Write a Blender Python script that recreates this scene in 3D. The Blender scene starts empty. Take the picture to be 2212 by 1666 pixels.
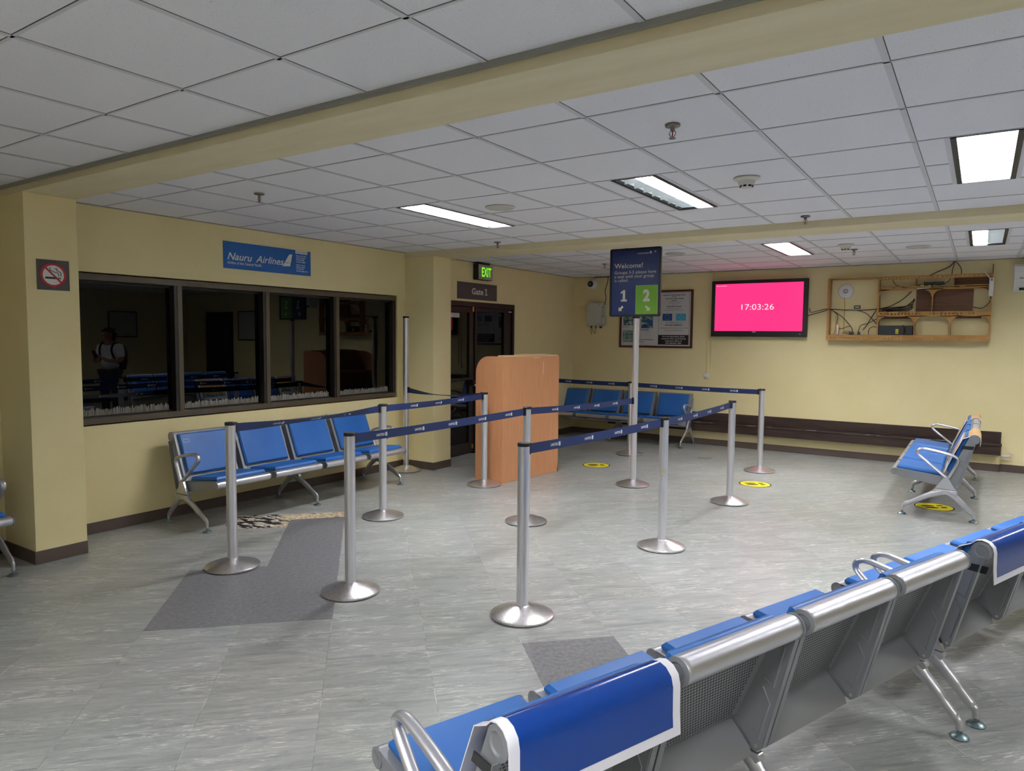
import bpy, bmesh, math, random
from mathutils import Vector, Matrix
random.seed(7)
sc = bpy.context.scene
COL = sc.collection
PI = math.pi
# ------------------------------------------------------------------ camera
H = 1.594
YAW, PITCH, ROLL, FPX = 0.5862, -0.0688, 0.0091, 1523.7
def cam_axes():
    cy, sy, cp, sp = math.cos(YAW), math.sin(YAW), math.cos(PITCH), math.sin(PITCH)
    f = Vector((-sy*cp, cy*cp, sp)); r = Vector((cy, sy, 0)); u = r.cross(f)
    cr, sr = math.cos(ROLL), math.sin(ROLL)
    return cr*r+sr*u, -sr*r+cr*u, f
r_, u_, f_ = cam_axes()
cd = bpy.data.cameras.new('camera'); cam = bpy.data.objects.new('camera', cd); COL.objects.link(cam)
cd.sensor_fit = 'HORIZONTAL'; cd.sensor_width = 36.0; cd.lens = 36.0*FPX/2212
cd.clip_start = 0.02; cd.clip_end = 100
cam.matrix_world = Matrix(((r_.x, u_.x, -f_.x, 0), (r_.y, u_.y, -f_.y, 0), (r_.z, u_.z, -f_.z, H), (0, 0, 0, 1)))
sc.camera = cam
# ------------------------------------------------------------------ world + exposure
w = bpy.data.worlds.new('night'); sc.world = w; w.use_nodes = True
w.node_tree.nodes['Background'].inputs[0].default_value = (0.05, 0.06, 0.08, 1)
w.node_tree.nodes['Background'].inputs[1].default_value = 0.03
sc.view_settings.view_transform = 'Standard'; sc.view_settings.look = 'None'
sc.view_settings.gamma = 1.0; sc.view_settings.use_curve_mapping = False
sc.view_settings.exposure = 0.0
LAMP = 82.0        # strength of a burning troffer diffuser
HC = 2.588         # ceiling height
HB = 2.530         # underside of the beams
XL, XA, YB, XR, YF = -5.815, -5.72, 10.46, 5.20, -3.2
T = 0.6096

# ------------------------------------------------------------------ materials
def srgb(r, g, b):
    def f(c):
        c /= 255.0
        return c/12.92 if c <= 0.04045 else ((c+0.055)/1.055)**2.4
    return (f(r), f(g), f(b), 1.0)
def mat(name, col, rough=0.5, metal=0.0, spec=0.5, emit=None, estr=0.0, coat=0.0, trans=0.0):
    m = bpy.data.materials.new(name); m.use_nodes = True
    b = m.node_tree.nodes['Principled BSDF']
    b.inputs['Base Color'].default_value = col; b.inputs['Roughness'].default_value = rough
    b.inputs['Metallic'].default_value = metal; b.inputs['Specular IOR Level'].default_value = spec
    b.inputs['Coat Weight'].default_value = coat; b.inputs['Transmission Weight'].default_value = trans
    if emit: b.inputs['Emission Color'].default_value = emit; b.inputs['Emission Strength'].default_value = estr
    return m
class N:
    """small node helper"""
    def __init__(s, m): s.m = m; s.t = m.node_tree; s.b = s.t.nodes['Principled BSDF']
    def n(s, typ, **k):
        x = s.t.nodes.new(typ)
        for a, v in k.items(): setattr(x, a, v)
        return x
    def l(s, a, b): s.t.links.new(a, b)
    def math(s, op, a, b=None, c=None):
        x = s.n('ShaderNodeMath', operation=op)
        for i, v in enumerate((a, b, c)):
            if v is None: continue
            if isinstance(v, (int, float)): x.inputs[i].default_value = v
            else: s.l(v, x.inputs[i])
        return x.outputs[0]
    def coord(s): return s.n('ShaderNodeTexCoord').outputs['Object']
    def mapping(s, vec, scale=(1, 1, 1), rot=(0, 0, 0)):
        x = s.n('ShaderNodeMapping'); s.l(vec, x.inputs[0]); x.inputs['Scale'].default_value = scale; x.inputs['Rotation'].default_value = rot
        return x.outputs[0]
    def noise(s, vec, scale=5, detail=3, rough=0.5):
        x = s.n('ShaderNodeTexNoise'); s.l(vec, x.inputs['Vector']); x.inputs['Scale'].default_value = scale
        x.inputs['Detail'].default_value = detail; x.inputs['Roughness'].default_value = rough
        return x.outputs[0]
    def ramp(s, fac, stops):
        x = s.n('ShaderNodeValToRGB'); s.l(fac, x.inputs[0])
        e = x.color_ramp.elements
        e[0].position, e[0].color = stops[0]; e[1].position, e[1].color = stops[-1]
        for p, c in stops[1:-1]:
            q = e.new(p); q.color = c
        return x.outputs[0]
    def mix(s, fac, a, b):
        x = s.n('ShaderNodeMix', data_type='RGBA')
        if isinstance(fac, (int, float)): x.inputs[0].default_value = fac
        else: s.l(fac, x.inputs[0])
        for i, v in ((6, a), (7, b)):
            if isinstance(v, tuple): x.inputs[i].default_value = v
            else: s.l(v, x.inputs[i])
        return x.outputs[2]
    def bump(s, h, strength=0.2, dist=0.01):
        x = s.n('ShaderNodeBump'); x.inputs['Strength'].default_value = strength; x.inputs['Distance'].default_value = dist
        s.l(h, x.inputs['Height']); s.l(x.outputs[0], s.b.inputs['Normal'])
    def color(s, c): s.l(c, s.b.inputs['Base Color'])

M = {}
def mk_wall():
    m = mat('yellow_plaster', srgb(226, 212, 164), 0.72, spec=0.3); n = N(m); v = n.coord()
    c = n.ramp(n.noise(v, 1.3, 4, 0.6), [(0.3, srgb(233, 218, 164)), (0.7, srgb(240, 226, 176))])
    n.color(c); n.bump(n.noise(v, 60, 3), 0.12, 0.004); return m
def mk_beam():
    m = mat('beam_paint', srgb(214, 203, 162), 0.7, spec=0.3); n = N(m); v = n.coord()
    n.color(n.ramp(n.noise(n.mapping(v, (1, 6, 1)), 1.6, 4, 0.6), [(0.3, srgb(220, 207, 168)), (0.7, srgb(230, 219, 184))]))
    n.bump(n.noise(v, 50, 3), 0.1, 0.004); return m
def mk_tile():
    m = mat('ceiling_tile', srgb(222, 222, 220), 0.9, spec=0.1); n = N(m); v = n.coord()
    f = n.noise(n.mapping(v, (1, 1, 1)), 110, 4, 0.75)
    c = n.ramp(f, [(0.30, srgb(168, 166, 164)), (0.39, srgb(236, 235, 238)), (1.0, srgb(240, 239, 242))])
    n.color(c); n.bump(f, 0.25, 0.003); return m
def mk_floor():
    m = mat('floor_vinyl', srgb(165, 168, 162), 0.3, spec=0.5); n = N(m); v = n.coord()
    s = n.n('ShaderNodeSeparateXYZ'); n.l(v, s.inputs[0]); X, Y = s.outputs[0], s.outputs[1]
    a = n.math('MULTIPLY', n.math('ADD', X, Y), 0.70711)
    b = n.math('MULTIPLY', n.math('SUBTRACT', Y, X), 0.70711)
    def rot(sa, sb, off=0.0):
        c = n.n('ShaderNodeCombineXYZ'); n.l(n.math('MULTIPLY', a, sa), c.inputs[0]); n.l(n.math('MULTIPLY', b, sb), c.inputs[1]); c.inputs[2].default_value = off
        return c.outputs[0]
    # tile index tint
    ta = n.math('FLOOR', n.math('DIVIDE', n.math('ADD', a, 0.215), 0.493)); tb = n.math('FLOOR', n.math('DIVIDE', n.math('ADD', b, 0.0), 0.5))
    cb = n.n('ShaderNodeCombineXYZ'); n.l(ta, cb.inputs[0]); n.l(tb, cb.inputs[1])
    wn = n.n('ShaderNodeTexWhiteNoise', noise_dimensions='2D'); n.l(cb.outputs[0], wn.inputs[0])
    # streaks run along a; shifted per tile
    vm = n.n('ShaderNodeVectorMath', operation='MULTIPLY_ADD'); n.l(wn.outputs['Color'], vm.inputs[0]); vm.inputs[1].default_value = (3, 3, 3); n.l(rot(3.0, 24), vm.inputs[2])
    def dn(vec, det, ro, dist):
        x = n.n('ShaderNodeTexNoise'); n.l(vec, x.inputs['Vector']); x.inputs['Scale'].default_value = 1.0; x.inputs['Detail'].default_value = det; x.inputs['Roughness'].default_value = ro; x.inputs['Distortion'].default_value = dist; return x.outputs[0]
    s1 = dn(vm.outputs[0], 8, 0.72, 0.9)
    s2 = dn(rot(13, 95, 4.0), 5, 0.7, 0.8)
    pt = n.ramp(n.noise(rot(3.0, 7.0, 21.0), 1.0, 4, 0.6), [(0.46, (0, 0, 0, 1)), (0.60, (1, 1, 1, 1))])
    s3 = n.noise(v, 0.9, 3, 0.5)
    base = n.ramp(s1, [(0.28, srgb(124, 127, 127)), (0.42, srgb(151, 154, 155)), (0.56, srgb(166, 168, 168)), (0.70, srgb(190, 190, 188))])
    light = n.ramp(s2, [(0.54, (0, 0, 0, 1)), (0.60, (1, 1, 1, 1))])
    dark = n.ramp(s2, [(0.34, (1, 1, 1, 1)), (0.40, (0, 0, 0, 1))])
    c = n.mix(n.math('MULTIPLY', n.math('MULTIPLY', light, pt), 0.9), base, srgb(222, 221, 216))
    c = n.mix(n.math('MULTIPLY', dark, 0.45), c, srgb(108, 108, 105))
    tint = n.ramp(wn.outputs['Value'], [(0.0, srgb(241, 241, 237)), (1.0, srgb(255, 255, 255))])
    mu = n.n('ShaderNodeMix', data_type='RGBA', blend_type='MULTIPLY'); mu.inputs[0].default_value = 1.0; n.l(c, mu.inputs[6]); n.l(tint, mu.inputs[7]); c = mu.outputs[2]
    warm = n.ramp(s3, [(0.35, srgb(244, 247, 243)), (0.65, srgb(255, 252, 248))])
    mu = n.n('ShaderNodeMix', data_type='RGBA', blend_type='MULTIPLY'); mu.inputs[0].default_value = 1.0; n.l(c, mu.inputs[6]); n.l(warm, mu.inputs[7]); c = mu.outputs[2]
    # seams
    def seam(x, off, pitch, wdt):
        fr = n.math('FRACT', n.math('DIVIDE', n.math('ADD', x, off), pitch))
        d = n.math('MINIMUM', fr, n.math('SUBTRACT', 1.0, fr))
        return n.math('LESS_THAN', d, wdt/pitch)
    brk = n.noise(rot(5, 5, 9), 1.0, 3, 0.6)
    la = n.math('MULTIPLY', seam(a, 0.215, 0.493, 0.0016), n.math('GREATER_THAN', brk, 0.43))
    lb = n.math('MULTIPLY', seam(b, 0.0, 0.5, 0.0013), n.math('GREATER_THAN', brk, 0.55))
    c = n.mix(n.math('MULTIPLY', la, 0.75), c, n.ramp(brk, [(0.5, srgb(112, 112, 106)), (0.62, srgb(206, 204, 192))]))
    c = n.mix(n.math('MULTIPLY', lb, 0.6), c, srgb(120, 120, 114))
    # small scuffs
    sp = n.noise(v, 14, 2, 0.5)
    c = n.mix(n.math('MULTIPLY', n.math('LESS_THAN', sp, 0.235), 0.6), c, srgb(84, 82, 78))
    n.color(c)
    rr = n.n('ShaderNodeMapRange'); n.l(s3, rr.inputs[0]); rr.inputs[3].default_value = 0.24; rr.inputs[4].default_value = 0.38
    n.l(rr.outputs[0], n.b.inputs['Roughness'])
    n.bump(s2, 0.05, 0.002); return m
def mk_patch():
    m = mat('dark_vinyl', srgb(122, 121, 124), 0.36, spec=0.45); n = N(m); v = n.coord()
    n.color(n.ramp(n.noise(n.mapping(v, (1, 1, 1), (0, 0, -PI/4)), 38, 6, 0.7), [(0.3, srgb(100, 98, 101)), (0.5, srgb(120, 119, 122)), (0.72, srgb(140, 139, 140))])); return m
def mk_damage():
    m = mat('torn_vinyl', srgb(190, 180, 160), 0.6); n = N(m); v = n.coord()
    f = n.noise(n.mapping(v, (6, 17, 1), (0, 0, -PI/4)), 1.0, 6, 0.7)
    s = n.n('ShaderNodeSeparateXYZ'); n.l(v, s.inputs[0]); g = n.math('ADD', n.math('MULTIPLY', n.math('ADD', s.outputs[0], s.outputs[1]), 0.70711), n.math('MULTIPLY', n.noise(v, 6, 2, 0.5), 0.3))
    g = n.math('ADD', g, 1.0)
    c1 = n.ramp(f, [(0.44, srgb(36, 33, 36)), (0.50, srgb(64, 58, 58)), (0.515, srgb(226, 220, 206)), (0.58, srgb(214, 200, 176)), (0.60, srgb(60, 54, 50)), (0.66, srgb(235, 228, 214))])
    c2 = n.ramp(f, [(0.38, srgb(60, 52, 44)), (0.42, srgb(176, 152, 118)), (0.50, srgb(232, 214, 182)), (0.57, srgb(120, 98, 70)), (0.60, srgb(225, 205, 170))])
    n.color(n.mix(n.ramp(g, [(0.36, (0, 0, 0, 1)), (0.44, (1, 1, 1, 1))]), c1, c2)); n.bump(f, 0.5, 0.004); return m
def mk_wood(name, c0, c1, c2, scale=(60, 60, 3), rough=0.42, spec=0.4):
    m = mat(name, c1, rough, spec=spec); n = N(m); v = n.coord()
    f = n.noise(n.mapping(v, scale), 1.0, 5, 0.65)
    n.color(n.ramp(f, [(0.3, c0), (0.5, c1), (0.7, c2)])); return m
def mk_steel(name, col, rough, scale=(1, 1, 90)):
    m = mat(name, col, rough, metal=0.92); n = N(m); v = n.coord()
    f = n.noise(n.mapping(v, scale), 4.0, 3, 0.6)
    rr = n.n('ShaderNodeMapRange'); n.l(f, rr.inputs[0]); rr.inputs[3].default_value = rough-0.05; rr.inputs[4].default_value = rough+0.09
    n.l(rr.outputs[0], n.b.inputs['Roughness']); return m
def mk_perf():
    m = mat('perforated_steel', srgb(150, 152, 156), 0.45, metal=0.45); n = N(m); v = n.coord()
    s = n.n('ShaderNodeSeparateXYZ'); n.l(v, s.inputs[0])
    row = n.math('DIVIDE', s.outputs[2], 0.0125)
    x = n.math('ADD', n.math('DIVIDE', s.outputs[0], 0.0125), n.math('MULTIPLY', n.math('FLOOR', row), 0.5))
    fx = n.math('SUBTRACT', n.math('FRACT', x), 0.5); fz = n.math('SUBTRACT', n.math('FRACT', row), 0.5)
    d = n.math('ADD', n.math('MULTIPLY', fx, fx), n.math('MULTIPLY', n.math('MULTIPLY', fz, fz), 1.1))
    hole = n.math('LESS_THAN', d, 0.12)
    hole = n.math('MULTIPLY', hole, n.math('LESS_THAN', n.math('ABSOLUTE', s.outputs[0]), 0.222)); n.color(n.mix(hole, srgb(150, 152, 156), srgb(14, 14, 16)))
    n.l(n.math('SUBTRACT', 0.4, n.math('MULTIPLY', hole, 0.4)), n.b.inputs['Metallic']); return m
def mk_blue():
    m = mat('blue_vinyl_pad', srgb(42, 112, 190), 0.42, spec=0.5); n = N(m); v = n.coord()
    n.color(n.ramp(n.noise(v, 2.2, 3), [(0.3, srgb(28, 92, 166)), (0.7, srgb(44, 108, 180))])); n.bump(n.noise(v, 300, 2), 0.05, 0.001); return m
def mk_solar(name, a, b, c):
    m = mat(name, b, 0.4); n = N(m); v = n.coord()
    n.color(n.ramp(n.noise(n.mapping(v, (1, 1, 1.6)), 14, 3, 0.6), [(0.36, a), (0.5, b), (0.62, c)])); return m
M['wall'] = mk_wall(); M['beam'] = mk_beam(); M['tile'] = mk_tile(); M['floor'] = mk_floor(); M['patch'] = mk_patch(); M['damage'] = mk_damage()
M['tbar'] = mat('grid_white', srgb(212, 212, 214), 0.6); M['tshadow'] = mat('tile_shadow_gap', srgb(70, 70, 68), 0.9)  # dark colour paints in the shadow and dirt line between tile and bar
M['angle'] = mat('wall_angle', srgb(150, 150, 142), 0.6)
M['base'] = mat('brown_cove_base', srgb(84, 70, 62), 0.5)
M['ledge'] = mk_wood('dark_brown_paint', srgb(44, 32, 28), srgb(56, 42, 37), srgb(70, 54, 47), (3, 30, 30), 0.35)
M['podium'] = mk_wood('beech_laminate', srgb(192, 132, 90), srgb(200, 141, 98), srgb(207, 150, 107), (70, 70, 3.0), 0.4)
M['podedge'] = mat('beech_edge', srgb(216, 186, 140), 0.5)
M['pine'] = mk_wood('honey_plywood', srgb(140, 98, 42), srgb(166, 122, 58), srgb(186, 142, 78), (5, 60, 60), 0.5)
M['ply'] = mk_wood('brown_ply', srgb(86, 56, 38), srgb(104, 70, 48), srgb(118, 82, 58), (4, 60, 40), 0.6)
M['steel'] = mk_steel('brushed_steel', srgb(232, 232, 238), 0.36)
M['basest'] = mk_steel('spun_steel', srgb(216, 212, 212), 0.27, (40, 40, 40))
M['silver'] = mat('silver_powder_coat', srgb(190, 191, 196), 0.38, metal=0.55)
M['tube'] = mk_steel('satin_tube', srgb(208, 208, 214), 0.38, (2, 90, 90))
M['perf'] = mk_perf(); M['greyst'] = mat('grey_steel_sheet', srgb(144, 147, 151), 0.42, metal=0.45)
M['cast'] = mat('cast_aluminium', srgb(205, 206, 212), 0.32, metal=0.8)
M['foot'] = mat('teal_plated_foot', srgb(128, 146, 150), 0.38, metal=0.8)
M['blue'] = mk_blue()
M['black'] = mat('black_plastic', srgb(22, 22, 23), 0.45); M['rubber'] = mat('black_cable', srgb(24, 22, 21), 0.6)
M['belt'] = mat('navy_webbing', srgb(15, 38, 88), 0.6); M['white'] = mat('white_print', srgb(232, 232, 230), 0.5)
M['frame'] = mat('bronze_frame', srgb(84, 74, 58), 0.4, metal=0.3); M['framed'] = mat('dark_bronze', srgb(34, 29, 25), 0.4, metal=0.2)
M['glass'] = mat('tinted_glass', (0.06, 0.065, 0.06, 1), 0.01, trans=1.0); 
M['film'] = mat('scraped_film', srgb(128, 124, 114), 0.8); M['tape'] = mat('tan_tape', srgb(170, 160, 138), 0.6)
M['black_frame'] = mat('black_trim', srgb(18, 17, 17), 0.5)
M['lit'] = mat('lit_diffuser', (1, 1, 1, 1), 0.5, emit=(0.98, 0.97, 1.0, 1), estr=LAMP)
M['unlit'] = mat('unlit_diffuser', srgb(232, 238, 240), 0.5)
M['louver'] = mat('louver_white', srgb(222, 230, 232), 0.4)
M['offwhite'] = mat('off_white_plastic', srgb(214, 210, 198), 0.5); M['whitep'] = mat('white_plastic', srgb(226, 226, 226), 0.4)
M['greyp'] = mat('grey_enclosure', srgb(196, 196, 188), 0.5); M['chrome'] = mat('chrome', srgb(150, 148, 146), 0.3, metal=1.0)
M['navy'] = mat('navy_sign_face', srgb(24, 44, 104), 0.4); M['green'] = mat('green_sign_panel', srgb(112, 172, 38), 0.45); M['paleg'] = mat('pale_green_line', srgb(190, 222, 170), 0.5)
M['cream'] = mat('cream_print', srgb(226, 222, 208), 0.5)
M['nblue'] = mat('blue_sign_face', srgb(28, 96, 172), 0.45)
M['char'] = mat('charcoal_sign', srgb(78, 74, 76), 0.5)
M['red'] = mat('red_print', srgb(178, 38, 40), 0.5); M['ink'] = mat('black_print', srgb(24, 24, 26), 0.6)
M['exitg'] = mat('exit_green', srgb(120, 230, 50), 0.5, emit=srgb(120, 235, 30), estr=1.0)
M['exitface'] = mat('brushed_aluminium_face', srgb(172, 168, 162), 0.5)
M['pink'] = mat('pink_screen', (0.02, 0.0, 0.01, 1), 0.3, emit=srgb(252, 52, 132), estr=1.05)
M['scrtxt'] = mat('screen_text', (0.1, 0.1, 0.1, 1), 0.3, emit=(1, 0.86, 0.93, 1), estr=1.0)
M['yellow'] = mat('yellow_sticker', srgb(232, 214, 40), 0.45)
M['paper'] = mat('poster_paper', srgb(204, 204, 204), 0.35); M['pframe'] = mat('mahogany_frame', srgb(78, 34, 22), 0.4)
M['eu'] = mat('flag_blue', srgb(20, 76, 140), 0.4); M['fsm'] = mat('flag_light_blue', srgb(74, 168, 204), 0.4); M['gold'] = mat('flag_yellow', srgb(232, 214, 110), 0.4)
M['photo1'] = mk_solar('photo_panels', srgb(16, 58, 66), srgb(60, 100, 108), srgb(178, 196, 190)); M['photo2'] = mk_solar('photo_shore', srgb(40, 70, 74), srgb(110, 142, 136), srgb(158, 180, 168))
M['cover'] = mat('glossy_blue_cover', srgb(5, 54, 132), 0.16, spec=0.6); M['coverw'] = mat('white_fabric_border', srgb(222, 222, 230), 0.7)
M['tan'] = mat('tan_cover', srgb(206, 158, 98), 0.3)
M['copper'] = mat('brass_latch', srgb(200, 150, 70), 0.35, metal=0.8); M['brownwire'] = mat('brown_cable', srgb(70, 40, 30), 0.6); M['yellowwire'] = mat('yellow_cable', srgb(190, 150, 60), 0.5)
M['ledr'] = mat('red_led', (0.3, 0, 0, 1), 0.4, emit=(1, 0.05, 0.02, 1), estr=3); M['ledg'] = mat('green_led', (0, 0.3, 0, 1), 0.4, emit=(0.3, 1, 0.2, 1), estr=2)
M['ground'] = mat('asphalt', srgb(50, 50, 50), 0.9); M['door'] = mk_wood('dark_door', srgb(40, 32, 28), srgb(50, 40, 34), srgb(60, 48, 40), (40, 40, 3), 0.5)
M['shirt'] = mat('white_shirt', srgb(208, 208, 212), 0.8); M['trousers'] = mat('dark_trousers', srgb(38, 40, 50), 0.8); M['skin'] = mat('skin', srgb(150, 104, 80), 0.55); M['hair'] = mat('dark_hair', srgb(24, 18, 16), 0.6); M['pack'] = mat('backpack_fabric', srgb(24, 24, 28), 0.8)

# ------------------------------------------------------------------ mesh building
class MB:
    def __init__(s): s.v = []; s.f = []; s.m = []; s.mats = []; s.mi = 0
    def mat(s, name):
        m = M[name]
        if m not in s.mats: s.mats.append(m)
        s.mi = s.mats.index(m); return s
    def add(s, vs, fs):
        o = len(s.v); s.v += [tuple(p) for p in vs]
        for f in fs: s.f.append(tuple(i+o for i in f)); s.m.append(s.mi)
        return s
    def box(s, x0, x1, y0, y1, z0, z1):
        vs = [(x, y, z) for z in (z0, z1) for y in (y0, y1) for x in (x0, x1)]
        return s.add(vs, [(0, 2, 3, 1), (4, 5, 7, 6), (0, 1, 5, 4), (2, 6, 7, 3), (0, 4, 6, 2), (1, 3, 7, 5)])
    def prism(s, poly, h0, h1, frame):
        """poly 2D list; frame=(origin, a, b, n): point = o+a*u+b*v+n*h"""
        o, a, b, n = [Vector(q) for q in frame]; k = len(poly)
        vs = [o+a*u+b*v+n*h for h in (h0, h1) for u, v in poly]
        fs = [tuple(range(k))[::-1], tuple(range(k, 2*k))]+[(i, (i+1) % k, k+(i+1) % k, k+i) for i in range(k)]
        return s.add(vs, fs)
    def frustum(s, x0, x1, p0, p1, q, inset, h):
        """cushion: base rectangle x0..x1 by 2D line p0->p1 in yz, raised along q by h with chamfer inset"""
        p0, p1, q = Vector((0,)+p0), Vector((0,)+p1), Vector((0,)+q).normalized(); d = (p1-p0).normalized()
        def ring(i, hh): return [Vector((x, 0, 0))+p+q*hh for x, p in ((x0+i, p0+d*i), (x1-i, p0+d*i), (x1-i, p1-d*i), (x0+i, p1-d*i))]
        R = ring(0.004, 0)+ring(0, h*0.25)+ring(0, h*0.5)+ring(inset*0.6, h*0.93)+ring(inset, h)
        fs = [(3, 2, 1, 0), (16, 17, 18, 19)]
        for k in range(4):
            for i in range(4): fs.append((4*k+i, 4*k+(i+1) % 4, 4*k+4+(i+1) % 4, 4*k+4+i))
        return s.add(R, fs)
    def revolve(s, prof, seg=32, o=(0, 0, 0), axis='Z'):
        vs = []; k = len(prof)
        for i in range(seg):
            a = 2*PI*i/seg
            for r, z in prof:
                p = (r*math.cos(a), r*math.sin(a), z)
                if axis == 'X': p = (p[2], p[0], p[1])
                if axis == 'Y': p = (p[0], p[2], p[1])
                vs.append((p[0]+o[0], p[1]+o[1], p[2]+o[2]))
        fs = [(i*k+j, ((i+1) % seg)*k+j, ((i+1) % seg)*k+j+1, i*k+j+1) for i in range(seg) for j in range(k-1)]
        if prof[0][0] > 1e-6: fs.append(tuple(i*k for i in range(seg))[::-1])
        if prof[-1][0] > 1e-6: fs.append(tuple(i*k+k-1 for i in range(seg)))
        return s.add(vs, fs)
    def cyl(s, p0, p1, r0, r1=None, seg=16): return s.tube([p0, p1], [r0, r0 if r1 is None else r1], seg)
    def tube(s, pts, rad, seg=10, flat=1.0, side=None):
        """swept tube; rad number or list; flat scales the section along 'side' vector"""
        P = [Vector(p) for p in pts]; n = len(P)
        if isinstance(rad, (int, float)): rad = [rad]*n
        T_ = []
        for i in range(n):
            d = P[min(i+1, n-1)]-P[max(i-1, 0)]; T_.append(d.normalized())
        up = Vector(side) if side is not None else (Vector((0, 0, 1)) if abs(T_[0].z) < 0.9 else Vector((1, 0, 0)))
        vs = []
        for i in range(n):
            a = (up-T_[i]*up.dot(T_[i])).normalized(); b = T_[i].cross(a)
            if side is None: up = a
            for k in range(seg):
                t = 2*PI*k/seg
                vs.append(P[i]+a*(rad[i]*flat*math.cos(t))+b*(rad[i]*math.sin(t)))
        fs = [(i*seg+k, i*seg+(k+1) % seg, (i+1)*seg+(k+1) % seg, (i+1)*seg+k) for i in range(n-1) for k in range(seg)]
        fs += [tuple(range(seg))[::-1], tuple((n-1)*seg+k for k in range(seg))]
        return s.add(vs, fs)
    def sheet(s, prof, x0, x1, th=0.003):
        """2D yz polyline extruded along x with thickness"""
        L = []; k = len(prof)
        for i, p in enumerate(prof):
            a = Vector(prof[max(i-1, 0)]); b = Vector(prof[min(i+1, k-1)]); d = (b-a).normalized(); nrm = Vector((-d.y, d.x))
            L.append((Vector(p)+nrm*th/2, Vector(p)-nrm*th/2))
        vs = []
        for x in (x0, x1):
            for a, b in L: vs += [(x, a.x, a.y), (x, b.x, b.y)]
        q = 2*k; fs = []
        for i in range(k-1):
            a = 2*i
            fs += [(a, a+2, q+a+2, q+a), (a+1, q+a+1, q+a+3, a+3), (a, a+1, a+3, a+2), (q+a, q+a+2, q+a+3, q+a+1)]
        fs += [(0, q, q+1, 1), (q-2, q-1, 2*q-1, 2*q-2)]
        return s.add(vs, fs)
    def ring2d(s, outer, inner, h0, h1, frame):
        o, a, b, n = [Vector(q) for q in frame]; k = len(outer)
        P = [[o+a*u+b*v+n*h for u, v in poly] for h in (h0, h1) for poly in (outer, inner)]
        vs = P[0]+P[1]+P[2]+P[3]; fs = []
        for i in range(k):
            j = (i+1) % k
            fs += [(2*k+i, 2*k+j, 3*k+j, 3*k+i), (i, k+i, k+j, j), (i, j, 2*k+j, 2*k+i), (k+i, 3*k+i, 3*k+j, k+j)]
        return s.add(vs, fs)
    def build(s, name, parent=None, bevel=0.0, smooth=35, seg=2):
        me = bpy.data.meshes.new(name); me.from_pydata(s.v, [], s.f)
        for m in s.mats: me.materials.append(m)
        me.polygons.foreach_set('material_index', s.m)
        bm = bmesh.new(); bm.from_mesh(me); bmesh.ops.recalc_face_normals(bm, faces=bm.faces)
        if bevel:
            ed = [e for e in bm.edges if len(e.link_faces) == 2 and e.calc_face_angle(0) > 0.6]
            bmesh.ops.bevel(bm, geom=ed, offset=bevel, segments=seg, profile=0.5, affect='EDGES', clamp_overlap=True)
        bm.to_mesh(me); bm.free()
        if smooth:
            me.polygons.foreach_set('use_smooth', [True]*len(me.polygons)); me.set_sharp_from_angle(angle=math.radians(smooth))
        o = bpy.data.objects.new(name, me); COL.objects.link(o)
        if bevel and smooth:
            wn = o.modifiers.new('weighted_normal', 'WEIGHTED_NORMAL'); wn.keep_sharp = True; wn.weight = 100
        if parent: o.parent = parent
        return o
def tag(o, label=None, cat=None, group=None, kind=None):
    if label: o['label'] = label
    if cat: o['category'] = cat
    if group: o['group'] = group
    if kind: o['kind'] = kind
    return o
def struct(o): o['kind'] = 'structure'; return o
def empty(name, loc, rz=0.0):
    o = bpy.data.objects.new(name, None); COL.objects.link(o); o.location = loc; o.rotation_euler = (0, 0, rz)
    o.empty_display_size = 0.1; return o
def copy_tree(o, parent=None):
    c = o.copy(); COL.objects.link(c); c.parent = parent
    for ch in list(o.children): copy_tree(ch, c)
    return c
def circ(r, n=32, cx=0, cy=0, ry=None): return [(cx+r*math.cos(2*PI*i/n), cy+(ry or r)*math.sin(2*PI*i/n)) for i in range(n)]
def spline(pts, per=8):
    P = [Vector(p) for p in pts]; out = []
    for i in range(len(P)-1):
        a = P[max(i-1, 0)]; b = P[i]; c = P[i+1]; d = P[min(i+2, len(P)-1)]
        for k in range(per):
            t = k/per
            out.append(0.5*((2*b)+(c-a)*t+(2*a-5*b+4*c-d)*t*t+(3*b-a-3*c+d)*t**3))
    out.append(P[-1]); return out
# lettering: a font curve turned into mesh, cached
_tx = {}
def glyphs(s, bold=0.0, shear=0.0):
    key = (s, bold, shear)
    if key not in _tx:
        cu = bpy.data.curves.new('t', 'FONT'); cu.body = s; cu.size = 1.0; cu.offset = bold; cu.shear = shear; cu.resolution_u = 3
        ob = bpy.data.objects.new('t', cu); COL.objects.link(ob); bpy.context.view_layer.update()
        me = bpy.data.meshes.new_from_object(ob.evaluated_get(bpy.context.evaluated_depsgraph_get()))
        vs = [(v.co.x, v.co.y) for v in me.vertices]; fs = [tuple(p.vertices) for p in me.polygons]
        bpy.data.objects.remove(ob); bpy.data.curves.remove(cu); bpy.data.meshes.remove(me)
        x0 = min(v[0] for v in vs); x1 = max(v[0] for v in vs)
        _tx[key] = ([(x-x0, y) for x, y in vs], fs, x1-x0)
    return _tx[key]
CAP = 0.73
def put_text(mb, s, o, a, b, n, x, y, cap, width=None, bold=0.0, shear=0.0, align='L', h=0.0008, warp=None):
    """text in the plane o + a*u + b*v, baseline start (x,y), cap height cap, optional total width"""
    vs, fs, wd = glyphs(s, bold, shear); sy = cap/CAP; sx = sy if width is None else width/wd
    if align == 'C': x -= wd*sx/2
    if align == 'R': x -= wd*sx
    o, a, b, n = Vector(o), Vector(a), Vector(b), Vector(n)
    mb.add([o+a*(x+u*sx)+b*(y+v*sy)+n*h for u, v in vs], fs); return mb
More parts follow.
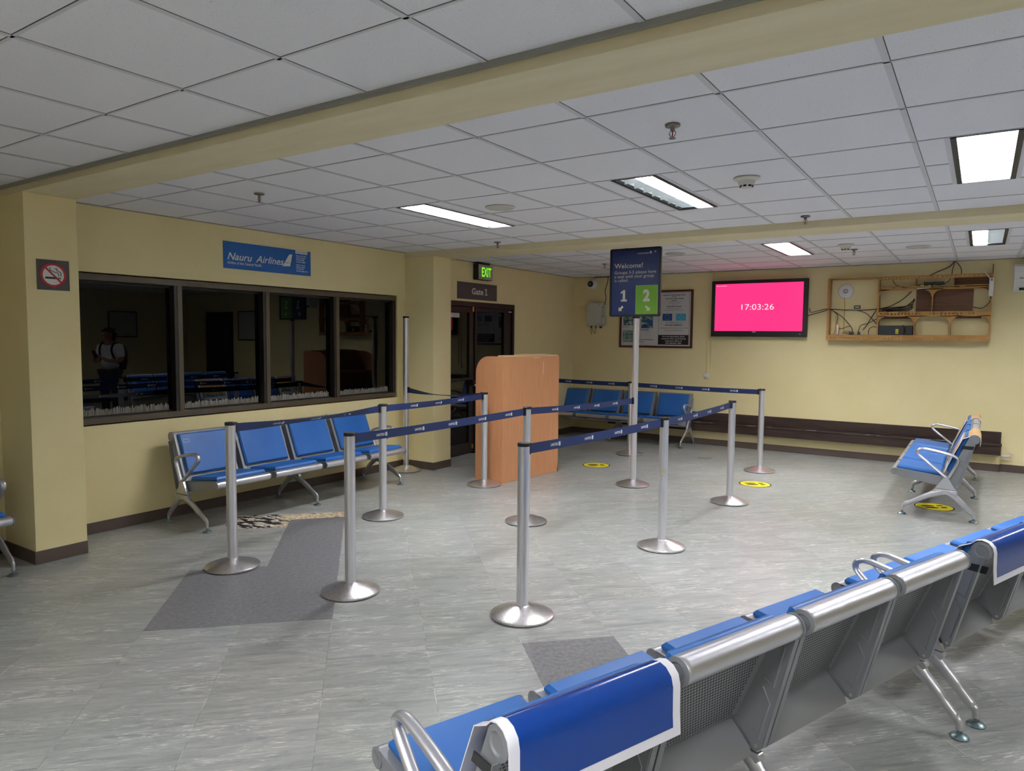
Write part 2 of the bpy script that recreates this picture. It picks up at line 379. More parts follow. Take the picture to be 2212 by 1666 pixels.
def flat(mb, poly, o, a, b, n, h0=0.0, h1=0.0006): return mb.prism(poly, h0, h1, (o, a, b, n))
def rect(x0, x1, y0, y1): return [(x0, y0), (x1, y0), (x1, y1), (x0, y1)]

# ------------------------------------------------------------------ room shell
def wall_with_holes(mb, axis, c0, c1, u0, u1, z0, z1, holes):
    """wall slab between c0..c1 on axis, spanning u, with rectangular holes (ua,ub,za,zb)"""
    us = sorted({u0, u1}|{h[0] for h in holes}|{h[1] for h in holes}); zs = sorted({z0, z1}|{h[2] for h in holes}|{h[3] for h in holes})
    for i in range(len(us)-1):
        for j in range(len(zs)-1):
            um, zm = (us[i]+us[i+1])/2, (zs[j]+zs[j+1])/2
            if any(h[0] < um < h[1] and h[2] < zm < h[3] for h in holes): continue
            if axis == 'X': mb.box(c0, c1, us[i], us[i+1], zs[j], zs[j+1])
            else: mb.box(us[i], us[i+1], c0, c1, zs[j], zs[j+1])
HT = HC+0.16
WIN = (2.58, 6.272, 0.862, 2.070)
DOOR = (6.80, 8.665, 0.0, 2.060)
mb = MB().mat('floor'); mb.box(-6.1, XR+0.15, YF-0.15, YB+0.15, -0.08, 0.0); struct(mb.build('floor', smooth=0))
mb = MB().mat('wall'); wall_with_holes(mb, 'X', XL-0.15, XL, YF, 6.60, 0, HT, [WIN]); wall_with_holes(mb, 'X', XA-0.15, XA, 6.60, YB, 0, HT, [DOOR]); struct(mb.build('wall_left', smooth=0))
mb = MB().mat('wall'); mb.box(-6.0, XR+0.15, YB, YB+0.15, 0, HT); struct(mb.build('wall_back', smooth=0))
mb = MB().mat('wall'); mb.box(XR, XR+0.15, YF, YB, 0, HT); struct(mb.build('wall_right', smooth=0))
mb = MB().mat('wall'); mb.box(-6.0, XR+0.15, YF-0.15, YF, 0, HT); struct(mb.build('wall_front', smooth=0))
# columns (part of the left wall) and beams
C1 = (2.156, 2.492); C2 = (6.408, 6.737)
mb = MB().mat('wall'); mb.box(XL, -5.343, C1[0], C1[1], 0, HB); struct(mb.build('wall_left', bevel=0.004))
mb = MB().mat('wall'); mb.box(XL, -5.370, C2[0], C2[1], 0, HB); struct(mb.build('wall_left', bevel=0.004))
B1 = (2.156, 2.500); B2 = (6.395, 6.830)
for i, (a, b) in enumerate((B1, B2)):
    mb = MB().mat('beam'); mb.box(XL, XR, a, b, HB, HT); struct(mb.build('trim_%d' % (i+1), bevel=0.004))
mb = MB().mat('angle')
mb.box(XL, XR, B1[0]-0.022, B1[0], HC-0.016, HC+0.004)
mb.box(XL, XL+0.018, B1[1], 6.395, HC-0.004, HC+0.004); mb.box(XA, XA+0.018, 6.83, YB, HC-0.004, HC+0.004); mb.box(XA, XR, YB-0.018, YB, HC-0.004, HC+0.004)
struct(mb.build('trim_3', smooth=0))
# ceiling: tiles, grid, light openings
FIX = []     # (xc, y0, y1, lit_left, lit_right)
YM, YN, YFAR = 4.127, -0.724, 7.665
for x, l, r in ((-3.683, 1, 1), (-1.854, 0, 1), (-0.025, 1, 1), (1.804, 1, 1)): FIX.append((x, YM, YM+2*T, l, r))
for x, l, r in ((-1.826, 1, 1), (0.003, 1, 0), (1.832, 1, 1)): FIX.append((x, YFAR, YFAR+2*T, l, r))
for x, l, r in ((-1.854, 1, 1), (-0.025, 1, 1), (1.804, 1, 1)): FIX.append((x, YN, YN+2*T, l, r))
FW = 0.152
tile = MB().mat('tile'); bars = MB().mat('tbar'); shadow_gap = MB().mat('tshadow')
def section(y0, y1, xs, ys, fix):
    holes = [(f[0]-FW, f[0]+FW, f[1], f[2]) for f in fix]
    us = sorted({XL-0.05, XR}|{h[0] for h in holes}|{h[1] for h in holes}); vs = sorted({y0, y1}|{h[2] for h in holes}|{h[3] for h in holes})
    for i in range(len(us)-1):
        for j in range(len(vs)-1):
            um, vm = (us[i]+us[i+1])/2, (vs[j]+vs[j+1])/2
            if any(h[0] < um < h[1] and h[2] < vm < h[3] for h in holes): continue
            tile.box(us[i], us[i+1], vs[j], vs[j+1], HC+0.003, HC+0.02)
    def bar(x0, x1, ya, yb):
        bars.box(x0, x1, ya, yb, HC, HC+0.004)
    for x in xs:
        bar(x-0.012, x+0.012, y0, y1)
        shadow_gap.box(x+0.012, x+0.0145, y0, y1, HC+0.0022, HC+0.0034)  # thin dark strip drawn as the shadow line along one bar side
    for y in ys:
        segs = [(XL-0.05, XR)]
        for h in holes:
            if h[2]-0.01 < y < h[3]+0.01 and not (abs(y-h[2]) < 0.02 or abs(y-h[3]) < 0.02):
                segs = [q for s_ in segs for q in ((s_[0], h[0]), (h[1], s_[1]))] if any(s_[0] < h[0] < s_[1] for s_ in segs) and len(segs) == 1 else [q for s_ in segs for q in (((s_[0], h[0]), (h[1], s_[1])) if s_[0] < h[0] < s_[1] else (s_,))]
        for a, b in segs:
            bar(a, b, y-0.006, y+0.006)
            shadow_gap.box(a, b, y-0.0085, y-0.006, HC+0.0022, HC+0.0034)
    for h in holes:
        for x in (h[0]-0.012, h[1]+0.012): bars.box(x-0.012, x+0.012, h[2], h[3], HC-0.0002, HC+0.004)
xs_mid = [-0.3302+T*i for i in range(-9, 10)]
section(B1[1], B2[0], xs_mid, [2.9079+T*j for j in range(6)], FIX[:4])
section(B2[1], YB, [x+0.028 for x in xs_mid], [YFAR+T*j for j in range(-1, 5)], FIX[4:7])
section(YF, B1[0], xs_mid, [1.7143-T*j for j in range(8)], FIX[7:])
ceil = struct(tile.build('ceiling', smooth=0)); struct(bars.build('trim_4', smooth=0)); struct(shadow_gap.build('trim_5', smooth=0))
mb = MB().mat('tile'); mb.box(-6, XR+0.1, YF-0.1, YB+0.1, HT, HT+0.05); struct(mb.build('ceiling', smooth=0))
# baseboards
def baseb(name, boxes):
    mb = MB().mat('base')
    for b in boxes: mb.box(*b, 0.0, 0.092)
    return struct(mb.build(name, bevel=0.003))
bt = 0.008
baseb('baseboard_left', [(XL, XL+bt, YF, C1[0]), (XL, -5.343+bt, C1[0]-bt, C1[0]), (-5.343, -5.343+bt, C1[0], C1[1]), (XL, XL+bt, C1[1], C2[0]), (XL, -5.370+bt, C2[0]-bt, C2[0]), (-5.370, -5.370+bt, C2[0], C2[1]), (XA, XA+bt, 8.69, YB)])
baseb('baseboard_back', [(XA, -4.97, YB-bt, YB), (-4.98, 0.245, 10.41-bt, 10.41), (0.245, 0.253, 10.41, YB), (0.25, 3.24, YB-bt, YB), (4.32, XR, YB-bt, YB)])
baseb('baseboard_right', [(XR-bt, XR, YF, YB)]); baseb('baseboard_front', [(XL, XR, YF, YF+bt)])
mb = MB().mat('wall'); mb.box(-4.972, 0.245, 10.41, YB, 0, 0.225); struct(mb.build('trim_6', smooth=0))
# vinyl patches: inlaid sheets with real (3 mm) thickness
def ab(a, b): return ((a-b)*0.70711, (a+b)*0.70711)
def vinyl(name, polys, m, z, label):
    mb = MB().mat(m)
    for p in polys: mb.prism([ab(*q) for q in p], -0.002, z, ((0, 0, 0), (1, 0, 0), (0, 1, 0), (0, 0, 1)))
    return tag(mb.build(name, smooth=0), label, 'floor patch')
vinyl('vinyl_patch', [[(-1.2, 4.0), (-0.215, 4.0), (-0.222, 6.28), (-0.68, 6.25), (-0.70, 5.0), (-1.2, 5.0)]], 'patch', 0.0015, 'large L-shaped dark grey vinyl floor patch below the window seats')
vinyl('vinyl_patch', [[(0.772, 2.5), (1.27, 2.5), (1.27, 3.49), (0.772, 3.49)]], 'patch', 0.0015, 'small square dark grey vinyl floor patch beside the foreground seats')
vinyl('torn_vinyl_patch', [[(-1.19, 6.10), (-1.08, 6.03), (-0.9, 6.02), (-0.69, 6.03), (-0.675, 6.265), (-0.225, 6.285), (-0.23, 6.45), (-0.68, 6.45), (-0.95, 6.47), (-1.18, 6.46)]], 'damage', 0.001, 'torn peeling floor area with black and cream remains under the window seats')
mb = MB().mat('patch'); mb.prism([(-0.09, -0.045), (0.09, -0.045), (0.09, 0.045), (-0.09, 0.045)], 0, 0.001, ((-3.016, 9.212, 0), (0.94, 0.34, 0), (-0.34, 0.94, 0), (0, 0, 1)))
tag(mb.build('vinyl_patch', smooth=0), 'tiny grey rectangular floor patch in front of the far wall seats', 'floor patch')

# window_1
def window():
    y0, y1, z0, z1 = 2.60, 6.241, 0.874, 2.058
    root = struct(empty('window_1', (XL, 4.4, z0)))
    def P(mbx, nm, bev=0.002): o = mbx.build(nm, root, bevel=bev, smooth=35 if bev else 0); o.location = Vector((0, 0, 0))-root.location; return o
    mb = MB().mat('frame')
    mb.box(XL-0.07, XL+0.012, y0, y1, z1-0.05, z1); mb.box(XL-0.07, XL+0.012, y0, y1, z0, z0+0.048)
    P(mb, 'window_frame')
    mb = MB().mat('framed'); mb.box(XL-0.07, XL+0.004, y1-0.05, y1, z0+0.048, z1-0.05); mb.box(XL-0.07, XL+0.004, y0, y0+0.04, z0+0.048, z1-0.05)
    mb.box(XL-0.075, XL-0.055, y0, y1, z0+0.048, z0+0.056); mb.box(XL-0.075, XL-0.055, y0, y1, z1-0.07, z1-0.05); P(mb, 'inner_frame')
    ms = [3.512, 4.417, 5.315]
    for m_ in ms:
        mb = MB().mat('framed'); mb.box(XL-0.07, XL+0.006, m_-0.037, m_-0.008, z0+0.048, z1-0.05); mb.mat('frame').box(XL-0.07, XL+0.010, m_-0.008, m_+0.037, z0+0.048, z1-0.05); P(mb, 'mullion')
    e = [y0+0.04]+ms+[y1-0.05]
    for k in range(4):
        a, b = e[k]+(0.037 if k else 0), e[k+1]-(0.037 if k < 3 else 0)
        mb = MB().mat('glass'); mb.box(XL-0.066, XL-0.060, a, b, z0+0.06, z1-0.06); P(mb, 'glass_pane', 0)
        mb = MB().mat('film'); y = a+0.03
        while y < b-0.03:
            wd = random.uniform(0.004, 0.014); hh = random.uniform(0.044, 0.066)
            mb.prism([(y, z0+0.060), (y+wd, z0+0.060), (y+wd+random.uniform(-.003, .003), z0+0.06+hh), (y+random.uniform(-.002, .002), z0+0.06+hh*random.uniform(0.85, 1))], XL-0.0592, XL-0.0584, ((0, 0, 0), (0, 1, 0), (0, 0, 1), (1, 0, 0)))
            y += wd+random.uniform(0.0008, 0.0035)
        P(mb, 'scraped_film')
window()
# door_1: gate door with sidelight
def gate_door():
    y0, y1, z1 = 6.80, 8.655, 2.058
    root = struct(empty('door_1', (XA, 7.7, 0)))
    def P(mbx, nm, bev=0.002): o = mbx.build(nm, root, bevel=bev, smooth=35 if bev else 0); o.location = Vector((0, 0, 0))-root.location; return o
    mb = MB().mat('framed'); mb.box(XA-0.10, XA+0.006, y0, y1, z1-0.065, z1); mb.box(XA-0.10, XA+0.006, y1-0.045, y1, 0, z1-0.065); mb.box(XA-0.10, XA+0.006, y0, y0+0.03, 0, z1-0.065)
    mb.box(XA-0.10, XA, 7.70, 7.735, 0, z1-0.065); P(mb, 'door_frame')
    # leaf
    mb = MB().mat('framed'); X0, X1 = XA-0.07, XA-0.02
    mb.box(X0, X1, 6.84, 6.93, 0.02, 1.985); mb.box(X0, X1, 7.60, 7.695, 0.02, 1.985); mb.box(X0, X1, 6.93, 7.60, 1.915, 1.985); mb.box(X0, X1, 6.93, 7.60, 0.02, 0.155); mb.box(X0, X1, 6.93, 7.60, 1.005, 1.045)
    leaf = P(mb, 'door_leaf')
    mb = MB().mat('glass'); mb.box(XA-0.048, XA-0.042, 6.93, 7.60, 1.045, 1.915); mb.box(XA-0.048, XA-0.042, 6.93, 7.60, 0.155, 1.005); g = mb.build('glass_pane', leaf, smooth=0)
    mb = MB().mat('black'); mb.box(XA-0.02, XA+0.03, 7.62, 7.66, 0.93, 1.01); mb.tube([(XA+0.03, 6.90, 1.03), (XA+0.03, 7.62, 1.03)], 0.014, 8); P(mb, 'push_bar')
    mb = MB().mat('whitep'); mb.cyl((XA-0.02, 7.685, 0.935), (XA+0.02, 7.685, 0.935), 0.012); P(mb, 'lock_cylinder')
    mb = MB().mat('copper'); mb.box(XA-0.019, XA-0.008, 7.655, 7.69, 1.93, 2.02); mb.box(XA-0.019, XA-0.008, 7.65, 7.68, 0.07, 0.13); P(mb, 'brass_bolt')
    mb = MB().mat('greyp'); mb.box(XA-0.02, XA+0.02, 6.95, 7.33, 1.84, 1.90); P(mb, 'door_closer')
    # sidelight
    mb = MB().mat('framed'); mb.box(X0, X1, 7.735, 7.77, 0.02, 1.99); mb.box(X0, X1, 8.42, 8.605, 0.02, 1.99); mb.box(X0, X1, 7.77, 8.42, 1.94, 1.99); mb.box(X0, X1, 7.77, 8.42, 0.02, 0.16); P(mb, 'sidelight_frame')
    mb = MB().mat('glass'); mb.box(XA-0.048, XA-0.042, 7.77, 8.42, 0.16, 1.94); P(mb, 'sidelight_glass', 0)
    mb = MB().mat('whitep'); mb.box(XA+0.0, XA+0.008, 8.50, 8.58, 1.945, 1.96); P(mb, 'closer_tag')
gate_door()
mb = MB().mat('ground'); mb.box(-16, -6.1, -6, 18, -0.3, -0.08); struct(mb.build('floor', smooth=0))
# door on the far wall right of the view, seen only mirrored in the windows
root = struct(empty('door_2', (3.78, YB, 0)))
mb = MB().mat('door'); mb.box(3.32, 4.24, YB-0.04, YB-0.005, 0.0, 2.08); o = mb.build('door_leaf', root, bevel=0.004); o.location = -Vector(root.location)
mb = MB().mat('framed'); mb.box(3.26, 3.32, YB-0.05, YB-0.002, 0, 2.13); mb.box(4.24, 4.30, YB-0.05, YB-0.002, 0, 2.13); mb.box(3.32, 4.24, YB-0.05, YB-0.002, 2.08, 2.13); o = mb.build('door_frame', root, bevel=0.004); o.location = -Vector(root.location)

# ------------------------------------------------------------------ ceiling fittings
DEEP = 0.055
def troffer(xc, y0, y1, ll, lr, label):
    L = y1-y0; root = empty('ceiling_light', (xc, (y0+y1)/2, HC)); tag(root, label, 'ceiling light', 'recessed troffers in the ceiling')
    h = L/2
    mb = MB().mat('louver'); mb.box(-FW, FW, -h, h, 0.075, 0.08); mb.box(-FW, -FW+0.003, -h, h, 0.0, 0.075); mb.box(FW-0.003, FW, -h, h, 0.0, 0.075); mb.box(-FW, FW, -h, -h+0.003, 0.0, 0.075); mb.box(-FW, FW, h-0.003, h, 0.0, 0.075); mb.build('housing', root, smooth=0)
    mb = MB().mat('black_frame'); mb.box(-FW+0.001, -FW+0.028, -h, h, -0.003, 0.014); mb.box(FW-0.028, FW-0.001, -h, h, -0.003, 0.014); mb.box(-FW+0.001, FW-0.001, -h, -h+0.012, -0.003, 0.014); mb.box(-FW+0.001, FW-0.001, h-0.012, h, -0.003, 0.014); mb.build('frame', root, smooth=0)
    xi = FW-0.028
    for s, on in ((-1, ll), (1, lr)):
        mb = MB().mat('lit' if on else 'unlit'); a, b = sorted((0.0, s*xi)); mb.box(a+0.0005, b-0.0005, -h+0.012, h-0.012, DEEP-(0.012 if on else 0), DEEP+0.004)
        d = mb.build('diffuser', root, smooth=0)
        if not on: d['label'] = 'unlit grey half of the diffuser'
    mb = MB().mat('louver'); k = 8
    for i in range(1, k): y = -h+L*i/k; mb.box(-xi, xi, y-0.0015, y+0.0015, 0.001, DEEP-0.0005)
    mb.box(-0.0015, 0.0015, -h+0.012, h-0.012, 0.001, 0.0515); mb.build('louver', root, smooth=0)
LAB = ['bright ceiling light nearest the window wall, above the queue posts', 'half-lit ceiling light with one grey side, left of the smoke detector', 'large bright ceiling light at the right edge, in front of the second beam', 'ceiling light beyond the right edge in front of the second beam',
       'bright ceiling light behind the second beam, above the pink screen', 'half-lit ceiling light behind the second beam at the right edge, above the wooden shelf', 'ceiling light beyond the right edge behind the second beam',
       'ceiling light behind the viewer, leftmost', 'ceiling light behind the viewer, middle one', 'ceiling light behind the viewer, rightmost']
for i, f in enumerate(FIX): troffer(*f, LAB[i])
def sprinkler(x, y, label, s=1.0):
    mb = MB().mat('chrome'); mb.revolve([(0.0, 0.0), (0.036*s, -0.001), (0.034*s, -0.008), (0.012, -0.012), (0.009, -0.03), (0.0, -0.03)], 20)
    mb.tube([(0.010, 0, -0.028), (0.016, 0, -0.04), (0.005, 0, -0.058)], 0.0025, 6); mb.tube([(-0.010, 0, -0.028), (-0.016, 0, -0.04), (-0.005, 0, -0.058)], 0.0025, 6)
    mb.revolve([(0.0, -0.058), (0.016, -0.060), (0.016, -0.063), (0.0, -0.064)], 16)
    o = mb.build('sprinkler_head'); o.location = (x, y, HC-0.0004)
    mb = MB().mat('red'); mb.cyl((0, 0, -0.03), (0, 0, -0.057), 0.003); b = mb.build('glass_bulb', o)
    tag(o, label, 'sprinkler', 'pendent sprinkler heads on the ceiling')
sprinkler(-4.294, 3.22, 'chrome sprinkler head above the long window, nearest the left column')
sprinkler(-1.248, 3.215, 'largest chrome sprinkler head, just behind the near beam')
sprinkler(-1.233, 6.12, 'chrome sprinkler head just in front of the second beam, right of centre')
sprinkler(-4.287, 6.158, 'chrome sprinkler head just in front of the second beam, near the left wall')
sprinkler(-4.278, 8.669, 'small far sprinkler head left of the welcome sign')
sprinkler(-1.216, 8.606, 'small far sprinkler head beside the far smoke detector')
def speaker(x, y, label, r=0.115):
    mb = MB().mat('offwhite'); mb.revolve([(0, 0), (r, 0), (r, -0.006), (r-0.012, -0.010), (r-0.014, -0.006), (0, -0.006)], 40); o = mb.build('ceiling_speaker'); o.location = (x, y, HC)
    mb = MB().mat('greyp'); mb.revolve([(0, -0.0062), (r-0.015, -0.0062), (r-0.015, -0.008), (0, -0.009)], 36); mb.build('speaker_grille', o); tag(o, label, 'speaker', 'round ceiling speakers')
speaker(-3.134, 4.53, 'round ceiling speaker right of the leftmost bright light')
speaker(-3.05, 8.03, 'round ceiling speaker just right of the welcome sign')
speaker(-0.61, 8.67, 'round ceiling disc behind the second beam, above the wooden shelf')
def smoke(x, y, label):
    mb = MB().mat('offwhite'); mb.revolve([(0, 0), (0.078, 0), (0.080, -0.008), (0.066, -0.014), (0.052, -0.018), (0.046, -0.040), (0.038, -0.046), (0.034, -0.058), (0.0, -0.060)], 36)
    o = mb.build('smoke_detector'); o.location = (x, y, HC); tag(o, label, 'smoke detector', 'smoke detectors on the ceiling')
    mb = MB().mat('ink')
    for k in range(8):
        a = 2*PI*k/8; mb.prism([(-0.009, -0.006), (0.009, -0.006), (0.009, 0.004), (-0.009, 0.004)], 0, 0.003, ((0.037*math.cos(a), 0.037*math.sin(a), -0.050), (-math.sin(a), math.cos(a), 0), (0, 0, 1), (math.cos(a), math.sin(a), 0)))
    mb.build('vent_slots', o)
smoke(-1.258, 4.50, 'white smoke detector on the ceiling between the half-lit and the right bright light'); smoke(-1.233, 8.15, 'white smoke detector behind the second beam, far ceiling')

# ------------------------------------------------------------------ seating
P0 = Vector((0.066, 0.372)); P1 = Vector((0.212, 0.730)); BD = (P1-P0).normalized(); BN = Vector((-BD.y, BD.x))
RC = (0.255, 0.728); RR_ = 0.037; SW = 0.2575
PITCHX = 0.567
def seat_parts():
    out = []
    # seat shell
    mb = MB().mat('greyst')
    prof = [(-0.372, 0.408), (-0.33, 0.411), (-0.15, 0.392), (0.03, 0.374), (0.062, 0.372)]
    mb.sheet(prof, -SW, SW, 0.004); mb.sheet([(0.035, 0.364), (0.122, 0.288), (0.130, 0.262)], -SW+0.01, SW-0.01, 0.004)
    side = [(-0.357, 0.358), (-0.385, 0.372), (-0.388, 0.395), (-0.368, 0.411), (-0.33, 0.412), (0.03, 0.376), (0.064, 0.372), (0.122, 0.292), (0.100, 0.268), (0.0, 0.292), (-0.17, 0.316)]
    for x in (-SW, SW-0.003): mb.prism(side, x, x+0.003, ((0, 0, 0), (0, 1, 0), (0, 0, 1), (1, 0, 0)))
    mb.mat('tube'); mb.revolve([(0, -SW+0.002), (0.024, -SW+0.002), (0.029, -SW+0.006), (0.029, -SW+0.02), (0.029, SW-0.02), (0.029, SW-0.006), (0.024, SW-0.002), (0, SW-0.002)], 24, (0, -0.357, 0.384), 'X')
    mb.mat('greyst')
    for s in (-1, 1): mb.revolve([(0, 0), (0.030, 0), (0.031, s*0.002), (0.022, s*0.004), (0.018, s*0.002), (0, s*0.002)], 24, (s*SW, -0.357, 0.384), 'X')
    out.append(('seat_shell', mb, 0.0))
    mb = MB().mat('blue'); mb.frustum(-0.232, 0.232, (-0.338, 0.4125), (0.018, 0.3775), (0.03, 1.0), 0.018, 0.034); out.append(('seat_cushion', mb, 0.002))
    # backrest shell
    mb = MB().mat('perf'); mb.sheet([tuple(P0), tuple(P1)], -SW, SW, 0.004)
    mb.mat('greyst'); wing = [tuple(P0), tuple(P1), (0.235, 0.712), (0.262, 0.694), (0.160, 0.292), (0.142, 0.278), (0.120, 0.284)]
    for s in (-1, 1):
        x = s*SW; mb.prism(wing, min(x, x-s*0.003), max(x, x-s*0.003), ((0, 0, 0), (0, 1, 0), (0, 0, 1), (1, 0, 0)))
        a, b = min(x, x+s*0.022), max(x, x+s*0.022); mb.prism([(0.262, 0.690), (0.265, 0.690), (0.163, 0.295), (0.160, 0.295)], a, b, ((0, 0, 0), (0, 1, 0), (0, 0, 1), (1, 0, 0)))
        for e in ([(0.205, 0.66), (0.232, 0.655), (0.197, 0.515), (0.165, 0.53)], [(0.160, 0.50), (0.185, 0.455), (0.150, 0.325), (0.128, 0.35)]):
            mb.tube([(x-s*0.0015, y, z) for y, z in spline([(a_, b_) for a_, b_ in [(q[0], q[1]) for q in e]], 3)] if False else [(x-s*0.0015, y, z) for y, z in e], 0.005, 6)
        mb.mat('cast').revolve([(0, -0.006), (0.006, -0.006), (0.006, 0.006), (0, 0.006)], 10, (x, 0.143, 0.297), 'X'); mb.mat('greyst')
    mb.mat('tube'); mb.revolve([(0, -SW+0.001), (RR_-0.004, -SW+0.001), (RR_, -SW+0.006), (RR_, -SW+0.02), (RR_, SW-0.02), (RR_, SW-0.006), (RR_-0.004, SW-0.001), (0, SW-0.001)], 28, (0, RC[0], RC[1]), 'X')
    mb.mat('greyst')
    for s in (-1, 1): mb.revolve([(0, 0), (RR_+0.002, 0), (RR_+0.003, s*0.003), (0.027, s*0.006), (0.022, s*0.002), (0, s*0.003)], 28, (s*SW, RC[0], RC[1]), 'X')
    mb.mat('greyst').sheet([tuple(P1-BD*0.01), tuple(P1+BD*0.012), (RC[0]-0.02, RC[1]+RR_-0.004)], -SW+0.003, SW-0.003, 0.004)
    out.append(('backrest_shell', mb, 0.0))
    mb = MB().mat('blue'); a = P0+BD*0.045+BN*0.0025; b = P1+BD*0.016+BN*0.0025
    mb.frustum(-0.232, 0.232, tuple(a), tuple(b), tuple(BN), 0.018, 0.032); out.append(('back_cushion', mb, 0.002))
    return out
SEAT = None
def make_bench():
    root = empty('beam_seating', (0, 0, 0))
    parts = [m_.build(nm, root, bevel=bv, smooth=40) for nm, m_, bv in seat_parts()]
    for i in range(4):
        for p in parts:
            c = p if i == 0 else p.copy()
            if i: COL.objects.link(c); c.parent = root
            c.location = ((i-1.5)*PITCHX, 0, 0)
    mb = MB().mat('silver'); mb.box(-1.125, 1.125, 0.035, 0.085, 0.268, 0.300); mb.build('support_beam', root, bevel=0.006)
    # leg castings
    mb = MB().mat('cast'); A = dict(side=(1, 0, 0))
    mb.prism([(-0.030, 0.268), (0.140, 0.262), (0.150, 0.246), (0.120, 0.205), (0.056, 0.222), (-0.01, 0.208), (-0.045, 0.250)], -0.017, 0.017, ((0, 0, 0), (0, 1, 0), (0, 0, 1), (1, 0, 0)))
    mb.prism([(-0.028, 0.270), (0.138, 0.264), (0.066, 0.392), (0.048, 0.392)], -0.014, 0.014, ((0, 0, 0), (0, 1, 0), (0, 0, 1), (1, 0, 0)))
    body = (mb, 0.006)
    def front(mb_): mb_.tube(spline([(0, 0.03, 0.242), (0, -0.06, 0.205), (0, -0.16, 0.150), (0, -0.250, 0.099), (0, -0.273, 0.080), (0, -0.277, 0.035)], 5), [0.030]*5+[0.026]*6+[0.021]*6+[0.017]*5+[0.015]*4, 12, 0.72, (1, 0, 0))
    def rear(mb_): mb_.tube(spline([(0, 0.085, 0.245), (0, 0.136, 0.203), (0, 0.196, 0.142), (0, 0.252, 0.085), (0, 0.273, 0.066), (0, 0.277, 0.032)], 5), [0.030]*5+[0.026]*6+[0.021]*6+[0.017]*5+[0.015]*4, 12, 0.72, (1, 0, 0))
    lf = body[0].build('leg_bracket', root, bevel=0.006)
    m1 = MB().mat('cast'); front(m1); l1 = m1.build('leg', lf); m2 = MB().mat('cast'); rear(m2); l2 = m2.build('leg', lf)
    def foot(parent, y):
        m3 = MB().mat('foot'); m3.revolve([(0, 0.0), (0.034, 0.0), (0.036, 0.005), (0.028, 0.013), (0.010, 0.017), (0.008, 0.036), (0, 0.036)], 24, (0, y, 0)); return m3
    f1 = foot(l1, -0.277).build('leveling_foot', lf); f2 = foot(l2, 0.277).build('leveling_foot', lf)
    for k, x in enumerate((-1.134, 0, 1.134)):
        c = lf if k == 0 else copy_tree(lf, root)
        c.location = (x, 0, 0)
    mb = MB().mat('cast')
    pts = spline([(0, 0.056, 0.375), (0, -0.03, 0.445), (0, -0.120, 0.520), (0, -0.172, 0.570), (0, -0.168, 0.603), (0, -0.128, 0.618), (0, -0.06, 0.610), (0, 0.05, 0.588), (0, 0.120, 0.566), (0, 0.140, 0.540), (0, 0.128, 0.490), (0, 0.078, 0.375)], 5)
    mb.tube(pts, 0.0125, 12, 1.5, (1, 0, 0)); arm = mb.build('armrest', root); arm.location = (-1.134, 0, 0)
    c = arm.copy(); COL.objects.link(c); c.parent = root; c.location = (1.134, 0, 0)
    return root
bench0 = make_bench()
VR = Vector((math.sin(math.radians(20.8)), math.cos(math.radians(20.8)))); FR = Vector((-VR.y, VR.x))
def rowpos(v, u=1.447): p = VR*v+FR*u; return (p.x, p.y)
BENCH = [((-5.405, 4.438), 90, 'four-seat blue bench against the wall under the long window'),
         ((-4.715, 10.105), 0, 'four-seat blue bench against the far wall behind the podium'),
         ((-0.268, 8.483), -90, 'four-seat blue bench seen end-on, standing in front of the long dark ledge'),
         (rowpos(1.935), -110.8, 'nearest foreground blue bench seen from behind, bottom of the photo'),
         (rowpos(4.36), -110.8, 'second foreground bench seen from behind, running off the right edge'),
         ((2.20, 8.55), -90, 'blue bench beyond the right edge, seen mirrored in the window'),
         ((-5.50, 0.838), 90, 'blue bench cut off by the left edge, beside the column with the smoking sign')]
benches = []
for i, (p, a, lb) in enumerate(BENCH):
    o = bench0 if i == 0 else copy_tree(bench0)
    o.location = (p[0], p[1], 0); o.rotation_euler = (0, 0, math.radians(a)); tag(o, lb, 'bench', 'four-seat beam benches'); benches.append(o)
# small raised mark on the first seat back of the window and far benches
for bi in (0, 1):
    mb = MB().mat('cream'); o_ = P0+BD*0.320+BN*0.0352; F_ = ((-1.5*PITCHX-0.205, o_.x, o_.y), (1, 0, 0), (0, BD.x, BD.y), (0, BN.x, BN.y))
    mb.ring2d(rect(0, 0.05, 0, 0.028), rect(0.002, 0.048, 0.002, 0.026), 0, 0.0008, F_); mb.build('maker_mark', benches[bi], smooth=0)
